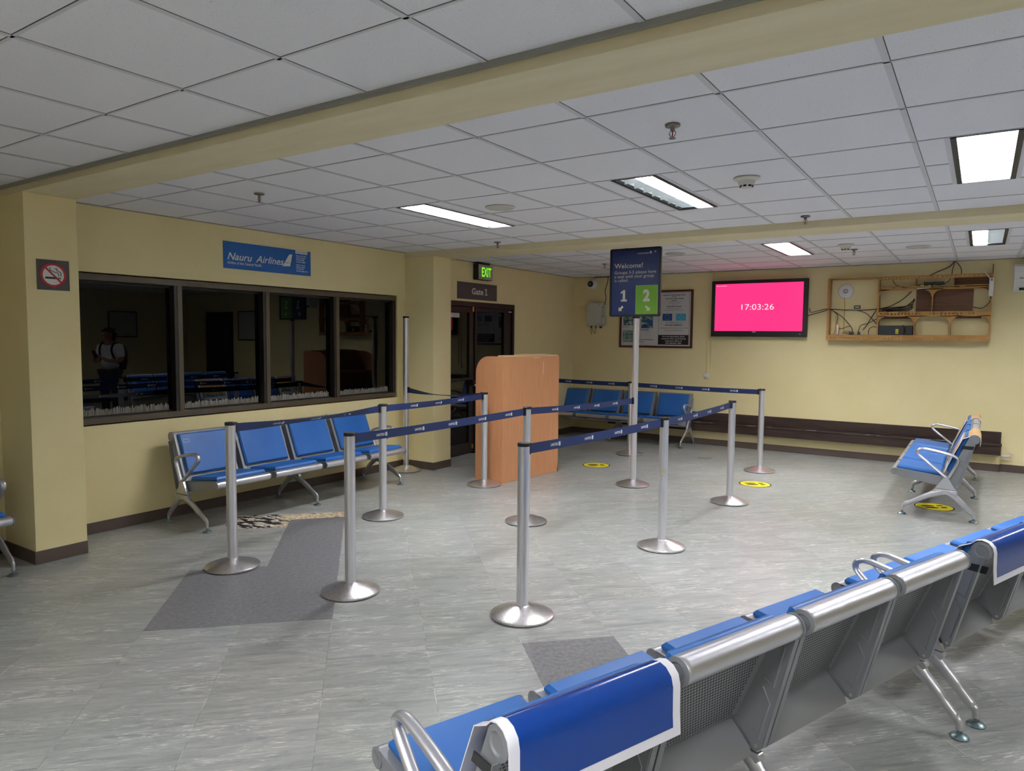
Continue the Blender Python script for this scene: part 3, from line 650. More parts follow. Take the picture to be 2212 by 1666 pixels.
# headrest covers
def cover(bi, seat, kind, label):
    b = benches[bi]; xc = (seat-1.5)*PITCHX
    off = 0.041
    fr = [P0+BD*(0.03)+BN*off, P0+BD*0.2+BN*(off+0.003), P1-BD*0.02+BN*off]
    arc = [Vector((RC[0]+(RR_+0.009)*math.cos(t), RC[1]+(RR_+0.009)*math.sin(t))) for t in [math.radians(q) for q in (150, 120, 90, 60, 30, 0)]]
    bk = [Vector((0.302, 0.66)), Vector((0.306, 0.60))] if kind == 'blue' else [Vector((0.300, 0.70)), Vector((0.296, 0.672))]
    prof = [tuple(q) for q in fr+arc+bk]; W = SW+0.006
    mb = MB().mat('coverw'); mb.sheet(prof, -W, W, 0.003); o = mb.build('headrest_cover', smooth=50)
    def inset(p, d0, d1):
        P = [Vector(q) for q in p]; P[0] = P[0]+(P[1]-P[0]).normalized()*d0; P[-1] = P[-1]+(P[-2]-P[-1]).normalized()*d1
        out = []
        for i, q in enumerate(P):
            a = P[max(i-1, 0)]; c = P[min(i+1, len(P)-1)]; d = (c-a).normalized(); out.append(tuple(q+Vector((-d.y, d.x))*0.0022))
        return out
    if kind == 'blue':
        mb = MB().mat('cover'); mb.sheet(inset(prof, 0.03, 0.026), -W+0.028, W-0.028, 0.0012); mb.build('printed_panel', o, smooth=50)
    else:
        mb = MB().mat('tan'); mb.sheet(inset(prof, 0.12, 0.012), -W+0.034, W-0.034, 0.0012); mb.build('printed_panel', o, smooth=50)
        mb = MB().mat('photo2'); q = inset(prof, 0.05, 0.0)[:3]; d = (Vector(q[2])-Vector(q[0])).normalized(); mb.sheet([q[0], tuple(Vector(q[0])+d*0.13)], -W+0.034, W-0.034, 0.0016); mb.build('picture_panel', o, smooth=50)
        mb = MB().mat('coverw'); a = Vector(q[0])+d*0.235+Vector((-d.y, d.x))*0.0012; mb.sheet([tuple(a), tuple(a+d*0.05)], -W+0.03, W-0.03, 0.0012); mb.build('white_text_strip', o, smooth=50)
    for s in (-1, 1):
        mb = MB().mat('black'); mb.prism([(0.165, 0.668), (0.284, 0.668), (0.276, 0.636), (0.154, 0.640)], s*(W-0.002)-0.0012, s*(W-0.002)+0.0012, ((0, 0, 0), (0, 1, 0), (0, 0, 1), (1, 0, 0))); mb.build('elastic_strap', o)
    ca, sa = math.cos(b.rotation_euler.z), math.sin(b.rotation_euler.z)
    o.location = (b.location.x+ca*xc, b.location.y+sa*xc, 0); o.rotation_euler = (0, 0, b.rotation_euler.z)
    tag(o, label, 'headrest cover', 'printed covers over the seat backs')
cover(3, 3, 'blue', 'glossy blue headrest cover on the nearest foreground seat')
cover(4, 3, 'blue', 'glossy blue headrest cover on the second foreground bench at the right edge')
cover(2, 3, 'tan', 'tan and white headrest cover on the nearer end of the side-on bench')
cover(2, 0, 'tan', 'tan and white headrest cover on the far end of the side-on bench')

# ------------------------------------------------------------------ queue posts and belts
def notched(r, n=4, ph=0.4):
    pts = []
    for k in range(48):
        a = 2*PI*k/48+ph; pts.append((r*math.cos(a), r*math.sin(a)))
    out = []
    for k, p in enumerate(pts):
        if k % 12 == 0:
            a = 2*PI*k/48+ph; da = 0.07
            for t, q in ((a-da, r), (a-da, r-0.004), (a+da, r-0.004), (a+da, r)): out.append((q*math.cos(t), q*math.sin(t)))
        else: out.append(p)
    return out
def make_post(height=1.0):
    root = empty('stanchion', (0, 0, 0))
    mb = MB().mat('black'); mb.revolve([(0, 0), (0.170, 0), (0.176, 0.003), (0.176, 0.006), (0, 0.006)], 48); mb.build('rubber_ring', root)
    mb = MB().mat('basest'); mb.revolve([(0.178, 0.005), (0.180, 0.008), (0.180, 0.016), (0.172, 0.021), (0.060, 0.058), (0.044, 0.061), (0.036, 0.066), (0, 0.066)], 56); mb.build('base', root, smooth=25)
    mb = MB().mat('steel'); mb.prism(notched(0.0335), 0.062, height-0.018, ((0, 0, 0), (1, 0, 0), (0, 1, 0), (0, 0, 1))); mb.build('post', root, smooth=25)
    mb = MB().mat('black'); mb.revolve([(0, height-0.02), (0.0355, height-0.02), (0.0360, height-0.003), (0.033, height), (0, height)], 36); cap = mb.build('cap', root)
    return root
post0 = make_post(); tall0 = make_post(1.823)
POSTS = [(-4.2175, 2.9017, 'queue post nearest the left column, at the corner of the dark patch'), (-3.2045, 3.0284, 'queue post on the right edge of the large dark floor patch'), (-2.1245, 3.3246, 'nearest queue post, tallest in view, at centre'),
         (-4.3316, 4.4845, 'queue post standing in front of the window bench'), (-3.2115, 5.0742, 'queue post right behind the nearest central post'), (-1.9705, 5.0537, 'queue post with a tan tape mark on its shaft'),
         (-1.9823, 6.8433, 'queue post at the end of the right-hand belt lane, in front of the ledge'), (-2.1689, 8.6932, 'farthest right queue post, below the pink screen'), (-4.3936, 6.0900, 'queue post directly in front of the podium'),
         (-3.962, 8.90, 'queue post behind the sign post, at the far wall belt')]
rings = {}
for i, (x, y, lb) in enumerate(POSTS):
    o = post0 if i == 0 else copy_tree(post0); o.location = (x, y, 0); tag(o, lb, 'queue post', 'steel belt posts of the queue')
tall0.location = (-5.625, 6.215, 0); tag(tall0, 'tall bare steel post without a sign, in the corner by the window wall', 'queue post')
SP = (-3.088, 7.041)
t2 = copy_tree(tall0); t2.location = (SP[0], SP[1], 0); tag(t2, 'tall steel post that carries the blue welcome sign', 'queue post')
mb = MB().mat('tape'); mb.prism([(-0.016, 0), (0.014, 0.014), (0.016, 0.05), (-0.016, 0.034)], 0.0340, 0.0346, ((-1.9705, 5.0537, 0.56), (0.85, 0.53, 0), (0, 0, 1), (0.36, -0.93, 0)))
tag(mb.build('tape_scrap', smooth=0), 'scrap of tan tape stuck on the shaft of a queue post', 'tape')
def logo(mb, o, a, b, n, x, y, s):
    """square mark with the curved globe lines, lower left x,y, size s"""
    flat(mb.mat('white'), rect(x, x+s*0.82, y, y+s), o, a, b, n, 0.0004, 0.0010); mb.mat('belt')
    for k in (0.35, 0.58, 0.82):
        arc = [(x+k*s*math.cos(t)*0.82, y+k*s*math.sin(t)) for t in [PI/2*j/6 for j in range(7)]]; arc2 = [(x+(k-0.07)*s*math.cos(t)*0.82, y+(k-0.07)*s*math.sin(t)) for t in [PI/2*j/6 for j in range(7)]]
        for j in range(6): flat(mb, [arc[j], arc[j+1], arc2[j+1], arc2[j]], o, a, b, n, 0.0010, 0.0013)
def belt(p, q, label, z=0.960, sag=0.006, twist=0.0, zq=None, ends=True, text=True):
    p = Vector(p); q = Vector(q); d = (q-p); L = d.length; d.normalize(); zq = zq or z
    r = 0.036; p2 = p+d*r; q2 = q-d*r; L = (q2-p2).length
    nrm = Vector((d.y, -d.x, 0)); D = Vector((d.x, d.y, 0)); hb = 0.029
    def fr(s):
        t = s/L; c = Vector((p2.x, p2.y, 0))+D*s; zz = z*(1-t)+zq*t-sag*4*t*(1-t); tw = twist*math.sin(PI*t)
        up = Vector((0, 0, math.cos(tw)))+nrm*math.sin(tw); nn = nrm*math.cos(tw)-Vector((0, 0, math.sin(tw)))
        return c+Vector((0, 0, zz)), up, nn
    K = 24; vs = []; mb = MB().mat('belt')
    for i in range(K+1):
        c, up, nn = fr(L*i/K)
        for a, b in ((1, 1), (-1, 1), (-1, -1), (1, -1)): vs.append(c+up*hb*a+nn*0.0007*b)
    fs = [(4*i+k, 4*i+(k+1) % 4, 4*i+4+(k+1) % 4, 4*i+4+k) for i in range(K) for k in range(4)]+[(0, 1, 2, 3), (4*K, 4*K+1, 4*K+2, 4*K+3)]
    mb.add(vs, fs); o = mb.build('barrier_belt', smooth=50)
    for k, (c0, s_) in enumerate(((p2, 1), (q2, -1))):
        mb = MB().mat('black'); base = Vector((c0.x, c0.y, (z if s_ > 0 else zq)))
        mb.prism([(-0.003, -0.033), (0.016, -0.033), (0.016, 0.036), (-0.003, 0.036)], -0.012, 0.012, (tuple(base), tuple(D*s_), (0, 0, 1), tuple(nrm))); mb.build('belt_clip', o, bevel=0.002)
    if text:
        mb = MB(); tv, tf, tw_ = glyphs('UNITED', 0.02); n_ = max(1, int((L-0.12)/0.37)); st = (L-(n_-1)*0.37)/2
        for side in (1, -1):
            for k in range(n_):
                s0 = st+k*0.37; W_ = 0.075; cap = 0.0165
                def mp(u, v, h):
                    s = s0+side*u; c, up, nn = fr(min(max(s, 0), L)); return c+up*v+nn*side*h
                mb.mat('white'); mb.add([mp(-0.052+u*W_/tw_, -0.0085+v*cap/CAP, 0.0012) for u, v in tv], tf)
                for (u0, u1, v0, v1, m_, h) in ((0.029, 0.048, -0.0125, 0.0125, 'white', 0.0012), (0.0325, 0.0335, -0.011, 0.008, 'belt', 0.0016), (0.037, 0.038, -0.011, 0.004, 'belt', 0.0016), (0.033, 0.045, 0.0075, 0.0085, 'belt', 0.0016)):
                    mb.mat(m_); mb.add([mp(u0, v0, h), mp(u1, v0, h), mp(u1, v1, h), mp(u0, v1, h)], [(0, 1, 2, 3)])
        mb.build('belt_lettering', o, smooth=0)
    tag(o, label, 'barrier belt', 'navy printed belts of the queue')
S = [(x, y) for x, y, _ in POSTS]
belt(S[0], S[3], 'twisted navy belt in front of the window bench, left of the two left-lane spans', twist=1.0, sag=0.012)
belt(S[3], S[8], 'navy belt from the post at the window bench to the podium post', sag=0.01, twist=0.25)
belt(S[1], S[4], 'navy belt of the middle lane, crossing in front of the podium')
belt(S[4], SP, 'navy belt from the central rear post to the welcome sign post', sag=0.01, zq=0.92)
belt(S[2], S[5], 'navy belt nearest the viewer, from the nearest post to the taped post')
belt(S[5], S[6], 'navy belt running right from the taped post to the post before the ledge', sag=0.01)
belt(S[7], S[9], 'navy belt along the far wall, right of the sign post')
belt(S[9], (-5.69, 9.12), 'navy belt along the far wall, above the far bench left of the sign post')
belt((-5.625, 6.215), S[8], 'sagging twisted belt from the tall bare corner post to the podium post', sag=0.03, twist=1.35, zq=0.965)

# ------------------------------------------------------------------ welcome sign
def welcome():
    x0, x1, z0, z1, Y = -3.402, -2.817, 1.823, 2.550, 7.041
    W, Hh = x1-x0, z1-z0; root = empty('welcome_sign', (x0, Y, z0)); tag(root, 'dark blue welcome sign with white text and a green panel, on the tall post', 'sign')
    X, Z, Nn = (1, 0, 0), (0, 0, 1), (0, -1, 0)
    def rr(a0, a1, b0, b1, r):
        o_ = []
        for cx, cy, s in ((a1-r, b1-r, 0), (a0+r, b1-r, 1), (a0+r, b0+r, 2), (a1-r, b0+r, 3)):
            for k in range(4): t = PI/2*(s+k/3); o_.append((cx+r*math.cos(t), cy+r*math.sin(t)))
        return o_
    mb = MB().mat('black'); mb.ring2d(rr(0, W, 0, Hh, 0.018), rr(0.022, W-0.022, 0.022, Hh-0.022, 0.004), -0.012, 0.016, ((0, 0, 0), X, Z, Nn)); mb.build('sign_frame', root, bevel=0.002)
    mb = MB().mat('navy'); mb.box(0.018, W-0.018, -0.008, 0.006, 0.018, Hh-0.018); face = mb.build('sign_face', root, smooth=0)
    o = (0, -0.008, 0)
    def U(u): return u*W
    def V(v): return (1-v)*Hh
    mb = MB().mat('paleg'); flat(mb, rect(U(.522), U(.945), V(.967), V(.548)), o, X, Z, Nn, 0, 0.0006); mb.mat('green'); flat(mb, rect(U(.530), U(.937), V(.962), V(.553)), o, X, Z, Nn, 0.0005, 0.0012); mb.build('green_panel', root, smooth=0)
    mb = MB().mat('cream'); o2 = (0, -0.008, 0)
    put_text(mb, 'Welcome!', o2, X, Z, Nn, U(.088), V(.286), 0.072*Hh, U(.56), 0.008)
    put_text(mb, 'Groups 3-5 please have', o2, X, Z, Nn, U(.090), V(.372), 0.047*Hh, U(.815), 0.0)
    put_text(mb, 'a seat until your group', o2, X, Z, Nn, U(.090), V(.430), 0.047*Hh, U(.775), 0.0)
    put_text(mb, 'is called.', o2, X, Z, Nn, U(.093), V(.487), 0.047*Hh, U(.275), 0.0)
    mb.build('message_text', root, smooth=0); mb = MB().mat('cream')
    put_text(mb, 'UNITED', o2, X, Z, Nn, U(.545), V(.093), 0.017*Hh, U(.215), 0.02)
    logo(mb, o2, X, Z, Nn, U(.775), V(.095), 0.036*Hh); mb.build('airline_logo', root, smooth=0); mb = MB().mat('cream')
    flat(mb, [(U(.228), V(.777)), (U(.348), V(.777)), (U(.348), V(.748)), (U(.312), V(.748)), (U(.312), V(.608)), (U(.278), V(.608)), (U(.220), V(.640)), (U(.226), V(.664)), (U(.264), V(.648)), (U(.264), V(.748)), (U(.228), V(.748))], o2, X, Z, Nn, 0, 0.0011)
    mb.build('lane_number', root, smooth=0); mb = MB().mat('cream')
    put_text(mb, '2', o2, X, Z, Nn, U(.730), V(.772), 0.163*Hh, U(.135), 0.05, align='C', h=0.0016)
    mb.build('lane_number', root, smooth=0)
    def arrow(cx, cy, s, m):
        P = [(-.5, -.5), (-.5, .22), (-.26, .03), (.22, .5), (.5, .22), (.03, -.26), (.25, -.5)]
        q = [(cx+m*a*s, cy+b*s) for a, b in P]; mb = MB().mat('cream'); flat(mb, q if m > 0 else q[::-1], o2, X, Z, Nn, 0.0010, 0.0018); mb.build('arrow', root, smooth=0)
    arrow(U(.235), V(.877), 0.058, 1); arrow(U(.752), V(.877), 0.058, -1)
    mb = MB().mat('greyp'); mb.revolve([(0.006, -0.0002), (0.0085, -0.0002), (0.0085, -0.0015), (0.006, -0.0015)], 20, (U(.885), -0.008, V(.068)), 'Y'); mb.build('corner_button', root)
    mb = MB().mat('black'); mb.box(W/2-0.03+0.02, W/2+0.03+0.02, -0.02, 0.02, -0.012, 0.004); mb.build('post_bracket', root)
welcome()
# ------------------------------------------------------------------ wall signs (left wall plane normal +X, text runs along +Y)
YY, ZZ, XX = (0, 1, 0), (0, 0, 1), (1, 0, 0)
mb = MB().mat('char'); mb.box(0, 0.004, 0, 0.206, 0, 0.206); s1 = mb.build('no_smoking_sign', bevel=0.001); s1.location = (-5.3425, 2.222, 1.886); tag(s1, 'square grey no-smoking sign with red ring on the left column', 'sign')
mb = MB().mat('white'); o = (0.004, 0, 0); c = 0.103; flat(mb, circ(0.074, 40, c, c), o, YY, ZZ, XX, 0, 0.0005); mb.build('white_disc', s1, smooth=0)
mb = MB().mat('ink'); flat(mb, rect(c-0.052, c+0.026, c-0.026, c-0.013), o, YY, ZZ, XX, 0.0003, 0.001); flat(mb, rect(c+0.031, c+0.037, c-0.026, c-0.013), o, YY, ZZ, XX, 0.0003, 0.001); flat(mb, rect(c+0.041, c+0.047, c-0.026, c-0.013), o, YY, ZZ, XX, 0.0003, 0.001)
for pts in ([(c-0.022, c+0.052), (c-0.020, c+0.035), (c-0.005, c+0.026), (c+0.012, c+0.020), (c+0.030, c+0.014), (c+0.034, c-0.006)], [(c+0.008, c+0.044), (c+0.024, c+0.044), (c+0.022, c+0.034), (c+0.034, c+0.026), (c+0.046, c+0.020), (c+0.046, c-0.006)]):
    mb.tube([(0.0052, y, z) for y, z in [(q[0], q[1]) for q in spline([Vector((a, b)) for a, b in pts], 4)]], 0.0026, 6, 0.35, (1, 0, 0))
mb.build('cigarette_symbol', s1, smooth=0)
mb = MB().mat('red'); mb.ring2d(circ(0.082, 44, c, c), circ(0.067, 44, c, c), 0.0002, 0.0016, (o, YY, ZZ, XX)); q = 0.7071; t = 0.006
flat(mb, [(c-0.072*q-t*q, c+0.072*q-t*q), (c+0.072*q-t*q, c-0.072*q-t*q), (c+0.072*q+t*q, c-0.072*q+t*q), (c-0.072*q+t*q, c+0.072*q+t*q)], o, YY, ZZ, XX, 0.0008, 0.0016); mb.build('prohibition_ring', s1, smooth=0)
# airline sign
nw, nh = 1.008, 0.247
mb = MB().mat('nblue'); mb.box(0, 0.006, 0, nw, 0, nh); s2 = mb.build('airline_sign', bevel=0.001); s2.location = (XL+0.0005, 3.960, 2.2015); tag(s2, 'long blue airline sign with white tail fin logo above the window', 'sign')
o = (0.006, 0, 0); mb = MB().mat('white')
put_text(mb, 'Nauru', o, YY, ZZ, XX, 0.040, 0.083, 0.068, 0.265, 0.012, 0.32); put_text(mb, 'Airlines', o, YY, ZZ, XX, 0.345, 0.083, 0.068, 0.325, 0.012, 0.32)
put_text(mb, 'Airline of the Central Pacific', o, YY, ZZ, XX, 0.036, 0.043, 0.026, 0.375, 0.01, 0.25)
flat(mb, [(0.655, 0.073), (0.748, 0.078), (0.775, 0.198), (0.752, 0.198), (0.735, 0.192)], o, YY, ZZ, XX)
flat(mb, rect(0.815, 0.965, 0.213, 0.247), o, YY, ZZ, XX)
for k, (s_, y_) in enumerate((('House of Travel', 0.186), ('Kolonia Pohnpei', 0.166), ('+691 320 3888', 0.146), ('houseoftravel@fm', 0.126), ('Village Travel', 0.094), ('Nahnio Pohnpei', 0.074), ('+691 320 2777', 0.054), ('villagetravel@mail.fm', 0.034))):
    put_text(mb, s_, o, YY, ZZ, XX, 0.822, y_, 0.013, (0.125, 0.115, 0.10, 0.12, 0.11, 0.11, 0.095, 0.145)[k], 0.02)
mb.build('sign_lettering', s2, smooth=0)
mb = MB().mat('ink'); put_text(mb, 'TICKET AGENTS', o, YY, ZZ, XX, 0.824, 0.222, 0.016, 0.132, 0.0, h=0.0012); mb.mat('green')
for d in (0, 1): mb.tube([(0.0072, 0.715+a*(1-2*d)+0.006*d, 0.115+b*(1-2*d)-0.006*d) for a, b in ((-0.03, 0.012), (-0.012, -0.012), (0.006, -0.008), (0.008, 0.004), (0.0, 0.006))], 0.0026, 6, 0.3, (1, 0, 0))
mb.build('tail_emblem', s2, smooth=0)
mb = MB().mat('chrome')
for y_, z_ in ((0.02, nh-0.02), (nw-0.02, nh-0.02)): mb.revolve([(0, 0.006), (0.004, 0.006), (0.003, 0.008), (0, 0.008)], 10, (0, y_, z_), 'X')
mb.build('sign_screw', s2)
# gate sign
mb = MB().mat('char'); mb.box(0, 0.006, 0, 0.897, 0, 0.222); s3 = mb.build('gate_sign', bevel=0.001); s3.location = (XA+0.0005, 7.301, 2.090); tag(s3, 'dark grey gate number sign above the gate door', 'sign')
mb = MB().mat('cream'); o = (0.006, 0, 0); put_text(mb, 'Gate', o, YY, ZZ, XX, 0.310, 0.072, 0.083, 0.262, 0.02); flat(mb, [(0.608, 0.070), (0.672, 0.070), (0.672, 0.081), (0.649, 0.081), (0.649, 0.158), (0.634, 0.158), (0.606, 0.146), (0.609, 0.135), (0.631, 0.143), (0.631, 0.081), (0.608, 0.081)], o, YY, ZZ, XX, 0, 0.0008); mb.build('sign_lettering', s3, smooth=0)
# exit sign
root = empty('exit_sign', (-5.68, 7.64, 2.357)); tag(root, 'lit green exit sign hanging at the ceiling above the gate sign', 'exit sign')
mb = MB().mat('black'); mb.box(-0.035, 0.050, 0, 0.335, 0, 0.205); mb.build('housing', root, bevel=0.004)
mb = MB().mat('black'); mb.box(-0.03, 0.045, 0.06, 0.27, 0.205, HC-2.357-0.0005); mb.box(-0.035, 0.055, -0.01, 0.27, HC-2.357-0.012, HC-2.357-0.0005); mb.build('ceiling_canopy', root, bevel=0.003)
mb = MB().mat('exitface'); mb.box(0.050, 0.056, 0.006, 0.330, 0.004, 0.201); mb.build('face_plate', root, bevel=0.001)
mb = MB().mat('exitg'); put_text(mb, 'EXIT', (0.056, 0, 0), YY, ZZ, XX, 0.075, 0.045, 0.125, 0.215, 0.02, h=0.001); mb.build('exit_lettering', root, smooth=0)
mb = MB().mat('black'); mb.cyl((0.03, 0.11, 0.0), (0.03, 0.11, -0.012), 0.005); mb.build('test_button', root)

# ------------------------------------------------------------------ podium
def podium():
    B = Vector((-4.274, 6.257)); C = Vector((-4.145, 7.243)); A = Vector((-4.677, 6.314)); Zt = 1.380
    a = (C-B).normalized(); d = Vector((-a.y, a.x)); Wd = (C-B).length; Dp = 0.405
    root = empty('podium', (B.x, B.y, 0), math.atan2(a.y, a.x)); tag(root, 'tall beech laminate podium with one rounded top corner, before the gate door', 'podium')
    # local: x along front panel, y = depth behind (towards the wall), z up
    th = 0.028; R_ = 0.19
    prof = [(0, 0), (Dp, 0), (Dp, Zt-R_)]+[(Dp-R_+R_*math.cos(t), Zt-R_+R_*math.sin(t)) for t in [PI/2*k/8 for k in range(1, 9)]]+[(0, Zt)]
    for x in (0, Wd-th):
        mb = MB().mat('podium'); mb.prism(prof, x, x+th, ((0, 0, 0), (0, 1, 0), (0, 0, 1), (1, 0, 0))); mb.build('side_panel', root, bevel=0.0012, smooth=20)
    mb = MB().mat('podium'); mb.box(th, Wd-th, 0, th, 0.002, Zt-0.002); mb.build('front_panel', root, bevel=0.0012)
    mb = MB().mat('podedge'); mb.box(th, Wd-th, 0.0, 0.10, Zt-0.003, Zt+0.012); mb.box(0.30, 0.78, 0.02, 0.10, Zt+0.012, Zt+0.022); mb.build('top_rail', root, bevel=0.002)
    mb = MB().mat('podium'); mb.box(th, Wd-th, th, Dp-0.01, 1.08, 1.108); mb.build('worktop', root); mb = MB().mat('podium'); mb.box(th, Wd-th, th, Dp-0.04, 0.55, 0.575); mb.build('shelf', root)
    mb = MB().mat('white'); mb.box(0.700, 0.7045, -0.0006, 0.0006, 1.17, 1.315); mb.box(0.52, 0.62, -0.0006, 0.0006, 1.360, 1.363); mb.build('scratch_mark', root, smooth=0)
    mb = MB().mat('ply'); mb.prism([(0, 0.0), (0.02, 0.0), (0.012, 0.05), (0.004, 0.10), (0, 0.13)], -0.0008, 0.0006, ((Wd, 0, 0), (-1, 0, 0), (0, 0, 1), (0, -1, 0))); mb.build('chipped_edge', root, smooth=0)
podium()

# ------------------------------------------------------------------ floor stickers
def sticker(x, y, label, ang=0.6):
    mb = MB().mat('ink'); mb.prism(circ(0.170, 48), 0, 0.0008, ((0, 0, 0), (1, 0, 0), (0, 1, 0), (0, 0, 1))); mb.mat('yellow'); mb.prism(circ(0.158, 48), 0.0004, 0.0012, ((0, 0, 0), (1, 0, 0), (0, 1, 0), (0, 0, 1)))
    o = mb.build('floor_sticker', smooth=0); o.location = (x, y, 0.0003); o.rotation_euler = (0, 0, ang); tag(o, label, 'floor sticker', 'yellow footprint stickers on the floor')
    for s in (-1, 1):
        mb = MB().mat('ink'); mb.prism(circ(0.066, 24, -0.042, s*0.036, 0.024), 0.001, 0.0018, ((0, 0, 0), (1, 0, 0), (0, 1, 0), (0, 0, 1))); mb.prism(circ(0.030, 20, 0.072, s*0.036, 0.020), 0.001, 0.0018, ((0, 0, 0), (1, 0, 0), (0, 1, 0), (0, 0, 1))); mb.build('footprint', o, smooth=0)
sticker(-3.955, 7.882, 'yellow footprint sticker on the floor right of the podium'); sticker(-2.010, 7.887, 'yellow footprint sticker on the floor right of the last lane post')
sticker(-0.310, 7.830, 'yellow footprint sticker under the side-on bench'); sticker(-5.30, 7.55, 'yellow footprint sticker mostly hidden behind the podium, by the gate door')

# ------------------------------------------------------------------ far wall
NX = (0, -1, 0)
# television
root = empty('television', (-3.353, YB-0.09, 1.627)); tag(root, 'black-framed television with a pink screen showing a clock', 'television'); tw, thh = 1.335, 0.812
mb = MB().mat('black'); mb.ring2d(rect(0, tw, 0, thh), rect(0.052, tw-0.058, 0.082, thh-0.048), -0.05, 0.012, ((0, 0, 0), XX, ZZ, NX)); mb.box(0.05, tw-0.05, 0.0, 0.045, 0.08, thh-0.04); mb.build('tv_housing', root, bevel=0.006)
mb = MB().mat('black'); mb.box(0.3, 1.0, 0.045, 0.089, 0.2, 0.6); mb.build('wall_bracket', root)
mb = MB().mat('pink'); mb.box(0.050, tw-0.056, -0.002, 0.0, 0.080, thh-0.046); mb.build('screen', root, smooth=0)
mb = MB().mat('scrtxt'); put_text(mb, '17:03:26', (0, -0.002, 0), XX, ZZ, NX, 0.437, 0.386, 0.086, 0.452, -0.006); put_text(mb, 'Airport Display', (0, -0.002, 0), XX, ZZ, NX, 0.068, 0.732, 0.012, 0.15, 0.0); mb.build('clock_digits', root, smooth=0)
mb = MB().mat('whitep'); mb.box(0.60, 0.65, -0.0135, -0.012, 0.062, 0.074); mb.mat('greyp').prism([(1.235, 0.046), (1.262, 0.046), (1.2485, 0.032)], 0.012, 0.0125, ((0, 0, 0), XX, ZZ, NX)); mb.build('tv_badge', root, smooth=0)
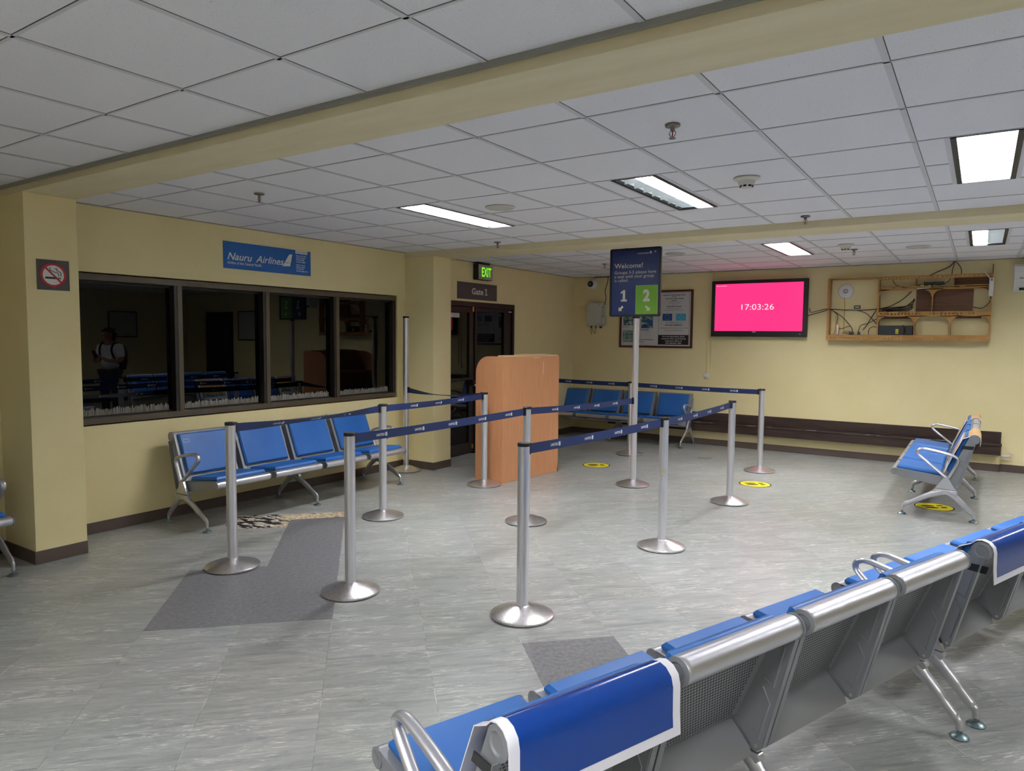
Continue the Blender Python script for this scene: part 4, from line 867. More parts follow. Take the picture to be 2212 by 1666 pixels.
# framed poster board
def poster():
    x0, z0, W, Hh = -4.862, 1.446, 1.202, 0.889
    root = empty('framed_poster', (x0, YB-0.022, z0)); tag(root, 'brown-framed solar energy information board behind the welcome sign', 'poster')
    mb = MB().mat('pframe'); mb.ring2d(rect(0, W, 0, Hh), rect(0.032, W-0.032, 0.03, Hh-0.03), -0.02, 0.014, ((0, 0, 0), XX, ZZ, NX)); mb.build('frame', root, bevel=0.004)
    mb = MB().mat('paper'); mb.box(0.028, W-0.028, 0, 0.02, 0.026, Hh-0.026); mb.build('board', root, smooth=0)
    o = (0, 0, 0); mb = MB().mat('ink'); cx = 0.905
    def box_(x_0, x_1, z_0, z_1, t_=0.0035):
        for r_ in (rect(x_0, x_1, z_0, z_0+t_), rect(x_0, x_1, z_1-t_, z_1), rect(x_0, x_0+t_, z_0, z_1), rect(x_1-t_, x_1, z_0, z_1)): flat(mb, r_, o, XX, ZZ, NX, 0, 0.0006)
    box_(0.655, 1.148, 0.05, 0.852); flat(mb, rect(0.655, 1.142, 0.05, 0.200), o, XX, ZZ, NX, 0, 0.0007)
    for s_, z_, cp, wd, bd in (('Support to the Energy Sector', 0.805, 0.018, 0.37, 0.03), ('in the', 0.780, 0.015, 0.07, 0.03), ('Five ACP Island States', 0.750, 0.018, 0.29, 0.03), ('(Rep-5)', 0.722, 0.016, 0.09, 0.03), ('A Project Funded', 0.682, 0.013, 0.17, 0), ('by the', 0.657, 0.013, 0.06, 0),
                               ('EUROPEAN UNION', 0.628, 0.017, 0.235, 0.03), ('In partnership with the', 0.603, 0.013, 0.21, 0), ('Federated States of Micronesia', 0.577, 0.013, 0.30, 0), ('Providing access to', 0.382, 0.019, 0.24, 0), ('SOLAR ENERGY', 0.342, 0.021, 0.285, 0.03),
                               ('to Kosrae and the remote outer islands', 0.300, 0.018, 0.46, 0), ('of Chuuk, Pohnpei & Yap', 0.262, 0.018, 0.30, 0)):
        put_text(mb, s_, o, XX, ZZ, NX, cx, z_, cp, wd, bd, align='C')
    flat(mb, rect(cx-0.125, cx+0.125, 0.706, 0.7085), o, XX, ZZ, NX)
    put_text(mb, 'Kosrae', o, XX, ZZ, NX, 0.055, 0.318, 0.022, 0.10); put_text(mb, 'Satawan', o, XX, ZZ, NX, 0.360, 0.268, 0.026, 0.135); put_text(mb, 'Onoun', o, XX, ZZ, NX, 0.325, 0.082, 0.024, 0.105); flat(mb, rect(0.33, 0.58, 0.120, 0.127), o, XX, ZZ, NX)
    mb.build('printed_text', root, smooth=0)
    mb = MB().mat('white')
    for s_, z_, wd in (('For more informations, please', 0.168, 0.36), ('contact the Office of the National', 0.134, 0.39), ('Authorizing Officer at', 0.100, 0.27), ('(691) 320-2624 / 2823', 0.066, 0.25)): put_text(mb, s_, o, XX, ZZ, NX, cx, z_, 0.018, wd, 0.02, align='C', h=0.0012)
    mb.build('contact_text', root, smooth=0)
    mb = MB().mat('eu'); flat(mb, rect(0.722, 0.876, 0.420, 0.526), o, XX, ZZ, NX); mb.mat('gold')
    for k in range(12): flat(mb, circ(0.0045, 5, 0.799+0.036*math.cos(k*PI/6), 0.473+0.036*math.sin(k*PI/6)), o, XX, ZZ, NX, 0.0005, 0.0012)
    mb.mat('fsm'); flat(mb, rect(0.938, 1.096, 0.420, 0.526), o, XX, ZZ, NX); mb.mat('white')
    for a_, b_ in ((0, .03), (0, -.03), (.028, 0), (-.028, 0)): flat(mb, circ(0.006, 5, 1.017+a_, 0.473+b_), o, XX, ZZ, NX, 0.0005, 0.0012)
    mb.build('flag_print', root, smooth=0)
    mb = MB().mat('photo1'); flat(mb, rect(0.062, 0.250, 0.350, 0.520), o, XX, ZZ, NX); flat(mb, rect(0.370, 0.565, 0.305, 0.500), o, XX, ZZ, NX); flat(mb, rect(0.370, 0.565, 0.560, 0.730), o, XX, ZZ, NX); mb.mat('photo2'); flat(mb, rect(0.058, 0.250, 0.085, 0.270), o, XX, ZZ, NX); flat(mb, rect(0.062, 0.250, 0.600, 0.770), o, XX, ZZ, NX); mb.build('photograph_print', root, smooth=0)
    mb = MB().mat('eu')
    for q in ([(0.375, 0.315), (0.46, 0.308), (0.50, 0.345), (0.40, 0.365)], [(0.46, 0.375), (0.558, 0.365), (0.560, 0.425), (0.51, 0.43)], [(0.40, 0.40), (0.45, 0.395), (0.46, 0.42), (0.42, 0.425)]): flat(mb, q, o, XX, ZZ, NX, 0.0006, 0.0011)
    mb.mat('paper')
    mb.build('solar_panel_print', root, smooth=0)
poster()
# security camera, junction box, cables
mb = MB().mat('whitep'); mb.revolve([(0, 0), (0.083, 0), (0.085, 0.02), (0.078, 0.045), (0.06, 0.06), (0.045, 0.064), (0, 0.064)], 36); sc1 = mb.build('security_camera'); sc1.location = (-5.362, YB-0.0005, 2.470); sc1.rotation_euler = (PI/2, 0, 0); tag(sc1, 'round white dome security camera high in the far left corner', 'camera')
mb = MB().mat('black'); mb.revolve([(0, 0.060), (0.050, 0.062), (0.047, 0.072), (0.025, 0.080), (0, 0.082)], 28, (-0.018, 0.0, 0)); d_ = mb.build('lens_dome', sc1)
mb = MB().mat('greyp'); mb.revolve([(0, 0.082), (0.014, 0.082), (0.012, 0.086), (0, 0.086)], 16, (-0.018, 0, 0)); mb.build('lens', sc1)
root = empty('junction_box', (-5.424, YB, 1.785)); tag(root, 'grey plastic junction box on the far wall, left of the poster', 'junction box')
mb = MB().mat('greyp'); mb.box(0, 0.265, -0.095, -0.001, 0, 0.375); mb.build('enclosure', root, bevel=0.008); mb = MB().mat('greyp'); mb.box(0.006, 0.259, -0.103, -0.095, 0.006, 0.369); mb.box(0.05, 0.16, -0.106, -0.095, 0.358, 0.385); mb.build('lid', root, bevel=0.004)
mb = MB().mat('ink')
for a_, b_ in ((0.03, 0.03), (0.235, 0.03), (0.03, 0.345), (0.235, 0.345)): mb.revolve([(0, 0.0), (0.007, 0.0), (0.007, 0.002), (0, 0.002)], 10, (a_, -0.105, b_), 'Y')
mb.build('lid_screw', root)
mb = MB().mat('greyp'); mb.box(0.265, 0.325, -0.08, -0.01, 0.16, 0.30); mb.box(0.265, 0.320, -0.085, -0.01, 0.02, 0.15); mb.build('side_module', root, bevel=0.008)
mb = MB().mat('black')
for k, x_ in enumerate((0.06, 0.075, 0.15)): mb.cyl((x_, -0.05, 0.0), (x_, -0.05, -0.03), 0.009)
mb.tube(spline([(0.06, -0.05, -0.02), (0.065, -0.05, -0.09), (0.075, -0.05, -0.14)]), 0.004, 8); mb.tube(spline([(0.075, -0.05, -0.02), (0.10, -0.05, -0.09), (0.14, -0.05, -0.12), (0.15, -0.05, -0.02)]), 0.004, 8); mb.revolve([(0, -0.02), (0.016, -0.02), (0.016, 0.02), (0, 0.02)], 12, (0.235, -0.05, -0.02), 'Y'); mb.build('cable_gland', root)
def cable(name, pts, r, m, label, cat='cable', per=8, group=None):
    mb = MB().mat(m)
    for p in (pts if isinstance(pts[0][0], (tuple, list)) else [pts]): mb.tube(spline(p, per), r, 7)
    return tag(mb.build(name), label, cat, group)
yb = YB-0.012
cable('power_cable', [(-5.085, yb, HC-0.005), (-5.10, yb, 2.48), (-5.135, yb, 2.36), (-5.12, yb, 2.25), (-5.130, yb-0.02, 2.13)], 0.006, 'brownwire', 'brown cable dropping from the ceiling to the junction box')
cable('power_cable', [(-5.30, yb, HC-0.005), (-5.33, yb, 2.57), (-5.35, yb, 2.54)], 0.004, 'rubber', 'short black cable above the dome camera')
cable('power_cable', [[(-5.32, yb, HC-0.012), (-5.0, yb, HC-0.010), (-4.9, yb, HC-0.012)]], 0.005, 'rubber', 'black cable along the ceiling edge beside the dome camera')
# trunking + socket
mb = MB().mat('wall')
mb.box(-3.372, -3.362, YB-0.010, YB-0.0002, 1.07, HC-0.003); mb.box(-3.432, -3.424, YB-0.010, YB-0.0002, 1.07, 1.63); tag(mb.build('cable_trunking', bevel=0.001), 'thin vertical cream cable trunking left of the television', 'trunking')
mb = MB().mat('whitep'); mb.box(-3.458, -3.398, YB-0.03, YB-0.0005, 1.003, 1.075); o = mb.build('wall_socket', bevel=0.004); tag(o, 'small white wall socket at the bottom of the vertical trunking', 'socket')
mb = MB().mat('ink')
for x_ in (-3.444, -3.416): mb.box(x_, x_+0.006, YB-0.0306, YB-0.028, 1.012, 1.026)
mb.build('socket_slot', o)
mb = MB().mat('wall'); mb.box(-2.02, 0.06, YB-0.012, YB-0.0002, 2.015, 2.045); tag(mb.build('cable_trunking', bevel=0.001), 'horizontal cream cable trunking from the television into the wooden shelf', 'trunking')

# ------------------------------------------------------------------ wooden wall shelf (local origin lower left front)
def wallshelf():
    x0, Yf, z0 = -1.760, YB-0.135, 1.590
    root = empty('wall_shelf', (x0, Yf, z0)); tag(root, 'honey-coloured plywood wall rack with arched bays and holed rails', 'wall shelf')
    W, Hh, D = 1.835, 0.825, 0.134; F = ((0, 0, 0), XX, ZZ, NX)
    xm = 0.612; xr = W
    def brd(nm, boxes, m='pine', bev=0.0015):
        mb = MB().mat(m)
        for b in boxes: mb.box(*b)
        return mb.build(nm, root, bevel=bev)
    brd('side_board', [(0, 0.03, 0, D, 0.0, Hh)]); brd('side_board', [(xr-0.016, xr, 0.0, D, 0.0, Hh)]); brd('divider_board', [(xm-0.008, xm+0.010, 0.004, D, 0.07, Hh-0.01)])
    brd('top_board', [(0.03, xm, 0.02, D, Hh-0.014, Hh)])
    # shelf boards
    for nm, z_ in (('shelf_board', 0.062), ('shelf_board', 0.345), ('shelf_board', 0.66)):
        brd(nm, [(0.03 if z_ < 0.1 else xm+0.010, xr-0.016, 0.006, D, z_, z_+0.012)])
    # holed front rails: strips with real square-ish holes
    def rail(z_lo, z_hi, xa, xb, holes, nm, hr=0.0095, y=0.0):
        mb = MB().mat('pine'); zc = (z_lo+z_hi)/2; xs_ = [xa]
        for h in holes: xs_ += [h-hr, h+hr]
        xs_.append(xb)
        mb.box(xa, xb, y-0.008, y+0.004, z_lo, zc-hr); mb.box(xa, xb, y-0.008, y+0.004, zc+hr, z_hi)
        for k in range(0, len(xs_), 2): mb.box(xs_[k], xs_[k+1], y-0.008, y+0.004, zc-hr, zc+hr)
        # round the corners of each hole
        for h in holes:
            for sx in (-1, 1):
                for sz in (-1, 1):
                    c_ = hr*0.55; p = [(h+sx*hr, zc+sz*hr), (h+sx*(hr-c_), zc+sz*hr), (h+sx*hr, zc+sz*(hr-c_))]
                    mb.prism(p, -0.004, 0.008, ((0, y, 0), XX, ZZ, NX))
        mb.build(nm, root, smooth=0)
    rail(0.0, 0.066, 0.0, xr, [0.06+0.0385*k for k in range(12)]+[0.655+0.0395*k for k in range(7)]+[1.06+0.043*k for k in range(5)]+[1.47+0.04*k for k in range(7)], 'holed_rail')
    rail(0.318, 0.372, xm-0.01, xr, [0.655+0.0395*k for k in range(12)]+[1.20+0.0415*k for k in range(12)], 'holed_rail')
    rail(0.782, 0.825, xm+0.01, xr, [0.665+0.042*k for k in range(13)]+[1.24+0.048*k for k in range(11)], 'holed_rail', 0.007)
    # mid rail with long slots
    mb = MB().mat('pine'); mb.box(xm, xr, -0.006, 0.006, 0.655, 0.668); mb.box(xm, xr, -0.006, 0.006, 0.684, 0.694)
    for a, b in ((xm, xm+0.015), (0.755, 0.815), (1.02, 1.20), (1.50, 1.565), (1.80, xr)): mb.box(a, b, -0.006, 0.006, 0.668, 0.684)
    mb.build('slotted_rail', root, smooth=0)
    # arched brackets
    def arch(xa, xb, ztop, r, nm='arched_rail', drop=0.10):
        mb = MB().mat('pine'); hh = 0.012
        def corner(xc, s):
            pts = [(xc, ztop), (xc+s*(r+0.03), ztop), (xc+s*(r+0.03), ztop-hh), (xc+s*r, ztop-hh)]
            for k in range(1, 8): t = PI/2*k/8; pts.append((xc+s*(0.010+(r-0.010)*(1-math.sin(t))), ztop-hh-0.006-(drop-0.01)*(1-math.cos(t))))
            pts += [(xc+s*0.010, ztop-drop), (xc, ztop-drop)]
            mb.prism(pts if s > 0 else pts[::-1], -0.006, 0.007, F)
        corner(xa, 1); corner(xb, -1); mb.box(xa, xb, -0.007, 0.006, ztop-hh, ztop); mb.build(nm, root, smooth=0)
    x1_, x2_ = 1.035, 1.42; xt = 1.218
    for a, b in ((xm, x1_), (x1_, x2_), (x2_, xr)): arch(a, b, 0.320, 0.088)
    for a, b in ((xm, xt), (xt, xr)): arch(a, b, 0.656, 0.088)
    brd('divider_board', [(x1_-0.006, x1_+0.006, 0.006, D, 0.074, 0.345)]); brd('divider_board', [(x2_-0.006, x2_+0.006, 0.006, D, 0.074, 0.345)])
    brd('divider_board', [(xt-0.006, xt+0.006, 0.006, D, 0.357, 0.66)])
    for x_ in (1.028, 1.437): brd('divider_board', [(x_-0.006, x_+0.006, 0.006, D, 0.672, 0.80)])
    brd('brown_back_panel', [(1.035, xt-0.006, D-0.02, D, 0.357, 0.655), (xt+0.006, 1.648, D-0.02, D, 0.357, 0.655), (1.44, xr-0.02, D-0.02, D, 0.672, 0.79), (1.47, 1.74, D-0.02, D, 0.285, 0.335), (0.63, 1.03, D-0.02, D, 0.285, 0.335)], 'ply')
    mb = MB().mat('ply'); mb.box(xr-0.004, xr+0.004, 0.09, D, Hh, Hh+0.115); mb.build('upright_strip', root)
    return x0, Yf, z0
wx, wy, wz = wallshelf()
def at(x, y, z): return (wx+x, wy+y, wz+z)
# things on / behind the shelf
mb = MB().mat('whitep'); mb.revolve([(0, 0), (0.098, 0), (0.100, 0.008), (0.090, 0.022), (0.05, 0.032), (0, 0.035)], 40); ap = mb.build('wireless_access_point'); ap.location = (-1.553, YB-0.0005, 2.247); ap.rotation_euler = (PI/2, 0, 0); tag(ap, 'round white wireless access point on the wall inside the wooden rack', 'access point')
mb = MB().mat('greyp'); mb.revolve([(0.026, 0.034), (0.030, 0.0355), (0.033, 0.034)], 30); mb.build('ring_mark', ap)
mb = MB().mat('black'); mb.box(-0.040, 0.040, -0.014, -0.0005, -0.021, 0.021); o = mb.build('wall_plate', bevel=0.006); o.location = (-1.408, YB-0.012, 2.033); tag(o, 'small black oval plate on the horizontal trunking inside the rack', 'wall plate')
mb = MB().mat('greyp'); mb.box(-0.026, 0.026, -0.0146, -0.014, -0.008, 0.008); mb.build('plate_slot', o)
# black network box with yellow label
mb = MB().mat('black'); mb.box(0.625, 0.915, 0.025, 0.125, 0.0745, 0.195); mb.mat('framed').box(0.900, 0.918, 0.022, 0.12, 0.0745, 0.200); o = mb.build('network_box', bevel=0.004); o.location = at(0, 0, 0); tag(o, 'black network box with a yellow label in the lower left arched bay', 'network box')
mb = MB().mat('yellow'); mb.box(0.824, 0.856, 0.0238, 0.025, 0.088, 0.150); mb.mat('ink').box(0.834, 0.846, 0.0232, 0.0238, 0.10, 0.112); mb.box(0.832, 0.842, 0.0232, 0.0238, 0.122, 0.13); mb.build('yellow_label', o)
mb = MB().mat('black'); mb.box(0.935, 1.015, 0.03, 0.11, 0.0745, 0.195); o = mb.build('power_adapter', bevel=0.008); o.location = at(0, 0, 0); tag(o, 'black adapter block right of the yellow-labelled box', 'adapter')
mb = MB().mat('black'); mb.box(1.045, 1.215, 0.03, 0.11, 0.6725, 0.710); o = mb.build('router', bevel=0.003); o.location = at(0, 0, 0); tag(o, 'small black router with green lights in the top row of the rack', 'router')
mb = MB().mat('ledg'); [mb.box(a, a+0.010, 0.028, 0.03, 0.694, 0.700) for a in (1.085, 1.105, 1.175)]; mb.build('status_light', o, smooth=0)
mb = MB().mat('whitep'); mb.box(1.045, 1.185, -0.0, 0.05, 0.6945, 0.7005); o = mb.build('paper_strip'); o.location = at(0, -0.016, -0.034); tag(o, 'white strip lying in front of the small black router', 'strip')
mb = MB().mat('black'); mb.box(1.115, 1.335, 0.03, 0.10, 0.7105, 0.742); o = mb.build('network_switch', bevel=0.003); o.location = at(0, 0, 0.0); tag(o, 'flat black network switch stacked on the small router', 'switch')
mb = MB().mat('whitep'); mb.box(-0.024, 0.024, 0, 0.02, -0.11, 0.11); o = mb.build('wireless_bridge', bevel=0.014, seg=3); o.location = at(1.825, -0.034, 0.655); tag(o, 'slim white wireless bridge on the right end of the rack', 'wireless bridge')
mb = MB().mat('whitep'); mb.tube([(-0.015, 0.01, 0.10), (-0.075, 0.005, 0.185)], 0.006, 8); mb.build('antenna', o); mb = MB().mat('ply'); mb.box(-0.010, 0.010, -0.0012, 0.0, 0.075, 0.098); mb.build('label_patch', o)
mb = MB().mat('black'); mb.box(0.27, 0.325, 0.05, 0.11, 0.0745, 0.115); o = mb.build('power_adapter', bevel=0.005); o.location = at(0, 0, 0); tag(o, 'black adapter on the rack floor below the access point', 'adapter')
mb = MB().mat('whitep'); mb.box(0.112, 0.140, 0.06, 0.10, 0.0745, 0.215); o = mb.build('power_strip', bevel=0.008); o.location = at(0, 0, 0); tag(o, 'upright white power strip with a red light in the rack', 'power strip')
mb = MB().mat('ledr'); mb.box(0.118, 0.134, 0.058, 0.06, 0.165, 0.185); mb.build('red_light', o)
for k, (a, lb) in enumerate(((0.375, 'small black plug on the rack floor, left one'), (0.425, 'small grey plug on the rack floor, right one'))):
    mb = MB().mat('black' if k == 0 else 'greyp'); mb.box(a, a+0.022, 0.05, 0.09, 0.0745, 0.115); mb.cyl((a+0.011, 0.07, 0.115), (a+0.011, 0.07, 0.135), 0.006); o = mb.build('power_plug', bevel=0.003); o.location = at(0, 0, 0); tag(o, lb, 'plug')
Y1 = 0.09
def wc(name, lst, r, m, label): cable(name, [[at(*q) for q in p] for p in lst], r, m, label, 'cable', 7)
wc('network_cable', [[(-0.26, 0.02, 0.33), (-0.12, 0.04, 0.37), (0.035, Y1, 0.415), (0.20, Y1, 0.405), (0.45, Y1, 0.40), (0.66, Y1+.01, 0.42), (0.95, Y1+.01, 0.45), (1.02, Y1, 0.52)]], 0.006, 'rubber', 'thick black cable from the television through the rack')
wc('network_cable', [[(-0.24, 0.07, 0.435), (-0.22, 0.07, 0.38), (-0.17, 0.07, 0.385), (-0.04, 0.07, 0.42), (0.0, 0.0, 0.415), (0.04, 0.0, 0.415)]], 0.005, 'rubber', 'looped black cable between television and rack')
wc('network_cable', [[(0.04, Y1, 0.412), (0.12, Y1, 0.33), (0.115, Y1, 0.20), (0.16, Y1, 0.155), (0.24, Y1, 0.18), (0.28, Y1, 0.19)], [(0.04, Y1, 0.41), (0.17, Y1, 0.32), (0.26, Y1, 0.22), (0.305, Y1, 0.15), (0.30, Y1, 0.112)]], 0.0045, 'rubber', 'black leads fanning down to the adapter in the rack')
wc('network_cable', [[(0.20, Y1, 0.40), (0.34, Y1, 0.40), (0.46, Y1, 0.36), (0.56, Y1, 0.26), (0.605, Y1, 0.20)], [(0.386, 0.07, 0.13), (0.41, Y1, 0.20), (0.50, Y1, 0.23), (0.60, Y1, 0.29)], [(0.50, Y1, 0.08), (0.51, Y1, 0.15), (0.55, Y1, 0.18), (0.60, Y1, 0.175)]], 0.0045, 'rubber', 'black leads sweeping to the right in the left rack bay')
wc('power_cable', [[(0.436, 0.07, 0.135), (0.48, Y1, 0.20), (0.53, Y1, 0.30), (0.585, Y1, 0.40)], [(0.640, Y1, 0.42), (0.75, Y1, 0.45), (0.88, Y1, 0.53), (0.98, Y1, 0.63)]], 0.006, 'brownwire', 'brown cable rising behind the rack')
wc('power_cable', [[(0.19, Y1+.02, 0.57), (0.20, Y1+.02, 0.45), (0.195, Y1+.02, 0.25), (0.20, Y1+.02, 0.09)]], 0.004, 'yellowwire', 'yellow cable hanging from the access point')
wc('power_cable', [[(0.10, Y1, 0.33), (0.10, Y1, 0.22), (0.09, Y1, 0.12), (0.07, Y1, 0.085)]], 0.004, 'yellowwire', 'second yellow cable beside the upright power strip')
wc('network_cable', [[(0.20, Y1, 0.09), (0.225, Y1, 0.12), (0.24, Y1, 0.085), (0.255, Y1, 0.125), (0.27, Y1, 0.10)], [(0.18, Y1, 0.10), (0.22, Y1, 0.09), (0.27, Y1, 0.082)]], 0.003, 'rubber', 'small tangle of thin black leads on the rack floor')
wc('network_cable', [[(0.65, Y1, 0.40), (0.80, Y1, 0.415), (0.92, Y1, 0.44), (0.99, Y1, 0.50), (1.02, Y1, 0.54)], [(0.65, Y1, 0.39), (0.82, Y1, 0.40), (0.96, Y1, 0.42), (1.0, Y1, 0.47)], [(0.70, Y1-.01, 0.38), (0.86, Y1-.01, 0.39), (0.97, Y1-.01, 0.395), (1.0, Y1-.01, 0.44)]], 0.007, 'rubber', 'bundle of black cables in the middle row of the rack')
wc('network_cable', [[(0.76, 0.06, 0.785), (0.80, 0.06, 0.72), (0.86, 0.06, 0.69), (0.93, 0.06, 0.675)], [(1.23, 0.06, 0.690), (1.31, 0.06, 0.71), (1.37, 0.06, 0.74), (1.40, 0.06, 0.78)]], 0.004, 'rubber', 'thin black leads in the top row of the rack')
wc('power_cable', [[(1.43, Y1+.02, 0.993), (1.38, Y1+.02, 0.93), (1.25, Y1+.02, 0.87), (1.17, Y1+.02, 0.83)]], 0.006, 'brownwire', 'brown cable curving from the ceiling to the rack top, left of three')
wc('power_cable', [[(1.435, Y1+.02, 0.993), (1.415, Y1+.02, 0.90), (1.41, Y1+.02, 0.83)]], 0.005, 'brownwire', 'brown cable hanging straight from the ceiling to the rack top')
wc('network_cable', [[(1.44, Y1+.02, 0.993), (1.49, Y1+.02, 0.93), (1.51, Y1+.02, 0.87), (1.505, Y1+.02, 0.83)]], 0.004, 'rubber', 'thin black cable curving from the ceiling to the rack top, right of three')
wc('network_cable', [[(1.825, -0.02, 0.545), (1.81, 0.04, 0.47), (1.74, 0.07, 0.405), (1.65, 0.09, 0.425)]], 0.004, 'rubber', 'thin black cable hanging from the white wireless bridge')

# air conditioner (left end in view)
root = empty('air_conditioner', (0.281, YB, 2.185)); tag(root, 'white wall air conditioner cut off by the right edge', 'air conditioner')
mb = MB().mat('whitep'); mb.prism([(0, 0.0), (-0.12, 0.0), (-0.185, 0.035), (-0.205, 0.10), (-0.205, 0.29), (-0.17, 0.318), (0, 0.318)], 0, 0.86, ((0, -0.001, 0), (0, 1, 0), (0, 0, 1), (1, 0, 0))); mb.build('body', root, bevel=0.006)
mb = MB().mat('whitep'); mb.box(0.004, 0.856, -0.213, -0.206, 0.10, 0.225); mb.build('front_flap', root, bevel=0.003); mb = MB().mat('black'); mb.box(0.055, 0.80, -0.21, -0.12, 0.012, 0.04); mb.build('air_outlet', root); mb = MB().mat('ink')
for z_ in (0.145, 0.157): mb.box(0.055, 0.09, -0.2145, -0.213, z_, z_+0.005)
mb.build('brand_mark', root)
# long dark ledge
root = empty('wall_ledge', (-4.972, YB, 0.215)); tag(root, 'long dark brown wooden ledge seat along the far wall', 'ledge'); Lw = 5.222
mb = MB().mat('ledge'); mb.box(0, Lw, -0.022, -0.0005, 0.135, 0.272); mb.build('back_board', root, bevel=0.004)
mb = MB().mat('ledge'); mb.box(0, Lw+0.008, -0.170, -0.0225, 0.112, 0.135); mb.build('seat_board', root, bevel=0.005); mb = MB().mat('ledge'); mb.box(0, Lw, -0.160, -0.138, 0.0, 0.112); mb.build('front_board', root, bevel=0.003)
mb = MB().mat('ledge'); mb.box(Lw-0.022, Lw, -0.138, -0.001, 0.0102, 0.112); mb.box(0, 0.022, -0.138, -0.001, 0.0102, 0.112); mb.build('end_board', root)
mb = MB().mat('coverw'); x_ = 0.3
while x_ < Lw-0.2:
    wd = random.uniform(0.02, 0.16)
    if random.random() < 0.55: mb.box(x_, x_+wd, -0.1712, -0.1695, 0.1335, 0.1362)
    x_ += wd+random.uniform(0.03, 0.25)
mb.build('worn_edge', root, smooth=0)
mb = MB().mat('whitep'); mb.cyl((0.262, 10.40, 0.198), (0.335, 10.40, 0.200), 0.016); mb.tube([(0.27, 10.40, 0.198), (0.262, 10.43, 0.196), (0.262, YB, 0.196)], 0.010, 8); pv = mb.build('pipe_stub'); tag(pv, 'short white pipe stub with grey cap, right of the dark ledge', 'pipe'); mb = MB().mat('greyp'); mb.cyl((0.335, 10.40, 0.200), (0.362, 10.40, 0.2005), 0.013); mb.build('grey_cap', pv)

# ------------------------------------------------------------------ person standing right of the view, mirrored in the window
def skin_mesh(name, V_, E_, R_, m, parent=None, sub=2, root=0):
    me = bpy.data.meshes.new(name); me.from_pydata(V_, E_, []); o = bpy.data.objects.new('tmp', me); COL.objects.link(o)
    md = o.modifiers.new('s', 'SKIN'); md.use_smooth_shade = True; o.modifiers.new('b', 'SUBSURF').levels = sub
    for i, sv in enumerate(me.skin_vertices[0].data):
        r = R_[i]; sv.radius = (r, r) if isinstance(r, (int, float)) else r; sv.use_root = (i == root)
    bpy.context.view_layer.update(); nm = bpy.data.meshes.new_from_object(o.evaluated_get(bpy.context.evaluated_depsgraph_get())); bpy.data.objects.remove(o)
    nm.materials.clear(); nm.materials.append(M[m]); r = bpy.data.objects.new(name, nm); COL.objects.link(r)
    if parent: r.parent = parent
    return r
root = empty('person', (0.93, 6.38, 0), math.radians(-28)); tag(root, 'person in a white shirt looking down at a phone, mirrored in the window', 'person')
# local: faces -Y
V_ = [(0, 0, .93), (0, 0.01, 1.08), (0, 0.02, 1.24), (0, 0.02, 1.36), (0, -0.005, 1.43), (0, -0.03, 1.50), (0, -0.055, 1.58), (0, -0.06, 1.64),
      (.10, 0, .88), (.10, -.01, .48), (.10, .02, .09), (.10, -.09, .03), (-.10, 0, .88), (-.10, -.01, .48), (-.10, .02, .09), (-.10, -.09, .03),
      (.17, .02, 1.35), (.22, 0.0, 1.12), (.12, -.22, 1.12), (.06, -.29, 1.18), (-.17, .02, 1.35), (-.22, 0.0, 1.12), (-.12, -.22, 1.12), (-.06, -.29, 1.18)]
E_ = [(0, 1), (1, 2), (2, 3), (3, 4), (4, 5), (5, 6), (6, 7), (0, 8), (8, 9), (9, 10), (10, 11), (0, 12), (12, 13), (13, 14), (14, 15), (3, 16), (16, 17), (17, 18), (18, 19), (3, 20), (20, 21), (21, 22), (22, 23)]
R_ = [(.14, .10), (.13, .095), (.15, .10), (.12, .08), .052, .06, .088, .075, .085, .055, .04, .035, .085, .055, .04, .035, .06, .045, .035, .03, .06, .045, .035, .03]
body = skin_mesh('body', V_, E_, R_, 'skin', root)
skin_mesh('shirt', [V_[i] for i in (0, 1, 2, 3)]+[(.17, .02, 1.35), (.215, 0.0, 1.16), (-.17, .02, 1.35), (-.215, 0.0, 1.16), (0, .0, 1.40)], [(0, 1), (1, 2), (2, 3), (3, 4), (4, 5), (3, 6), (6, 7), (3, 8)], [(.17, .125), (.155, .12), (.17, .12), (.135, .10), .078, .066, .078, .066, .065], 'shirt', root)
skin_mesh('trousers', [V_[0], V_[8], V_[9], V_[10], V_[12], V_[13], V_[14]], [(0, 1), (1, 2), (2, 3), (0, 4), (4, 5), (5, 6)], [(.135, .105), .10, .075, .06, .10, .075, .06], 'trousers', root)
skin_mesh('hair', [(0, -.015, 1.56), (0, -.02, 1.64), (0, -.045, 1.69), (0, .05, 1.53)], [(0, 1), (1, 2), (0, 3)], [.085, .098, .075, .06], 'hair', root)
mb = MB().mat('skin')
for s in (-1, 1):
    for k in range(4): mb.tube([(s*(.05-.01*k), -.30, 1.175+.016*k), (s*(.035-.012*k), -.335, 1.185+.016*k), (s*.012, -.345, 1.19+.016*k)], 0.0085, 6)
    mb.tube([(s*.05, -.29, 1.20), (s*.03, -.315, 1.235)], 0.010, 6); mb.revolve([(0, -.02), (.012, -.012), (.014, 0), (0, .016)], 10, (s*.086, -.055, 1.585), 'Z')
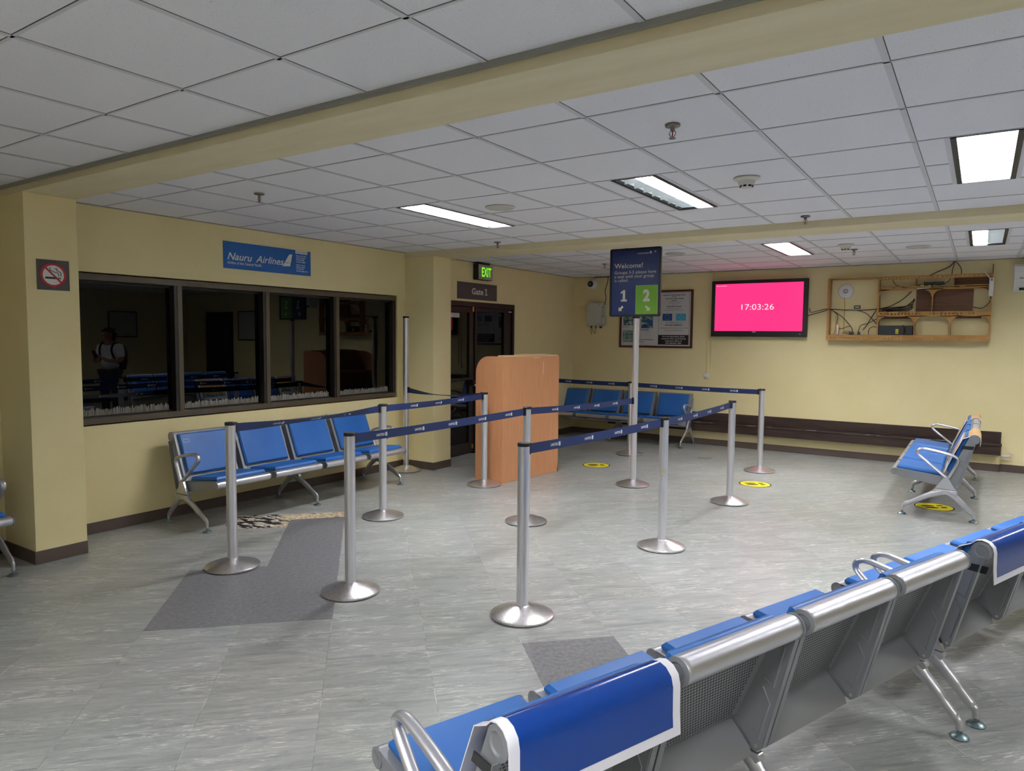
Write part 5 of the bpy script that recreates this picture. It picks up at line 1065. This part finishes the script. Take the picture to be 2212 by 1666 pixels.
mb.tube([(0, -.135, 1.60), (0, -.158, 1.57), (0, -.140, 1.562)], [.009, .013, .008], 8); mb.build('fingers_and_features', root)
mb = MB().mat('pack'); mb.revolve([(0, -.24), (.13, -.22), (.16, -.08), (.16, .10), (.12, .22), (0, .25)], 20, (0, .20, 1.17)); mb.tube(spline([(.12, .12, 1.36), (.115, -.02, 1.43), (.11, -.11, 1.30), (.13, -.02, 1.10), (.13, .12, 1.05)], 5), .018, 8); mb.tube(spline([(-.12, .12, 1.36), (-.115, -.02, 1.43), (-.11, -.11, 1.30), (-.13, -.02, 1.10), (-.13, .12, 1.05)], 5), .018, 8); bp = mb.build('backpack'); bp.location = root.location; bp.rotation_euler = root.rotation_euler; tag(bp, 'dark backpack worn by the person mirrored in the window', 'backpack')
mb = MB().mat('black'); mb.prism([(-.037, 0), (.037, 0), (.037, .145), (-.037, .145)], -.004, .004, ((0, -.345, 1.17), (1, 0, 0), (0, -.5, .87), (0, .87, .5))); ph = mb.build('phone', bevel=0.003); ph.location = root.location; ph.rotation_euler = root.rotation_euler; tag(ph, 'dark phone held by the person mirrored in the window', 'phone')
# framed notices right of the view, mirrored in the window
mb = MB().mat('pframe'); mb.ring2d(rect(0, 0.68, 0, 0.62), rect(0.03, 0.65, 0.03, 0.59), -0.015, 0.01, ((XR-0.016, 8.5, 1.5), YY, ZZ, (-1, 0, 0))); o = mb.build('framed_notice', bevel=0.003); tag(o, 'framed notice on the right wall, mirrored beside the person in the window', 'poster')
mb = MB().mat('greyp'); mb.box(XR-0.018, XR-0.004, 8.53, 9.15, 1.53, 2.09); mb.build('paper_sheet', o, smooth=0)
mb = MB().mat('pframe'); mb.ring2d(rect(0, 0.85, 0, 0.70), rect(0.03, 0.82, 0.03, 0.67), -0.015, 0.01, ((2.2, YB-0.016, 1.45), XX, ZZ, NX)); o = mb.build('framed_notice', bevel=0.003); tag(o, 'framed notice on the far wall beside the dark door, mirrored in the window', 'poster')
mb = MB().mat('greyp'); mb.box(2.23, 3.02, YB-0.018, YB-0.004, 1.48, 2.12); mb.build('paper_sheet', o, smooth=0)
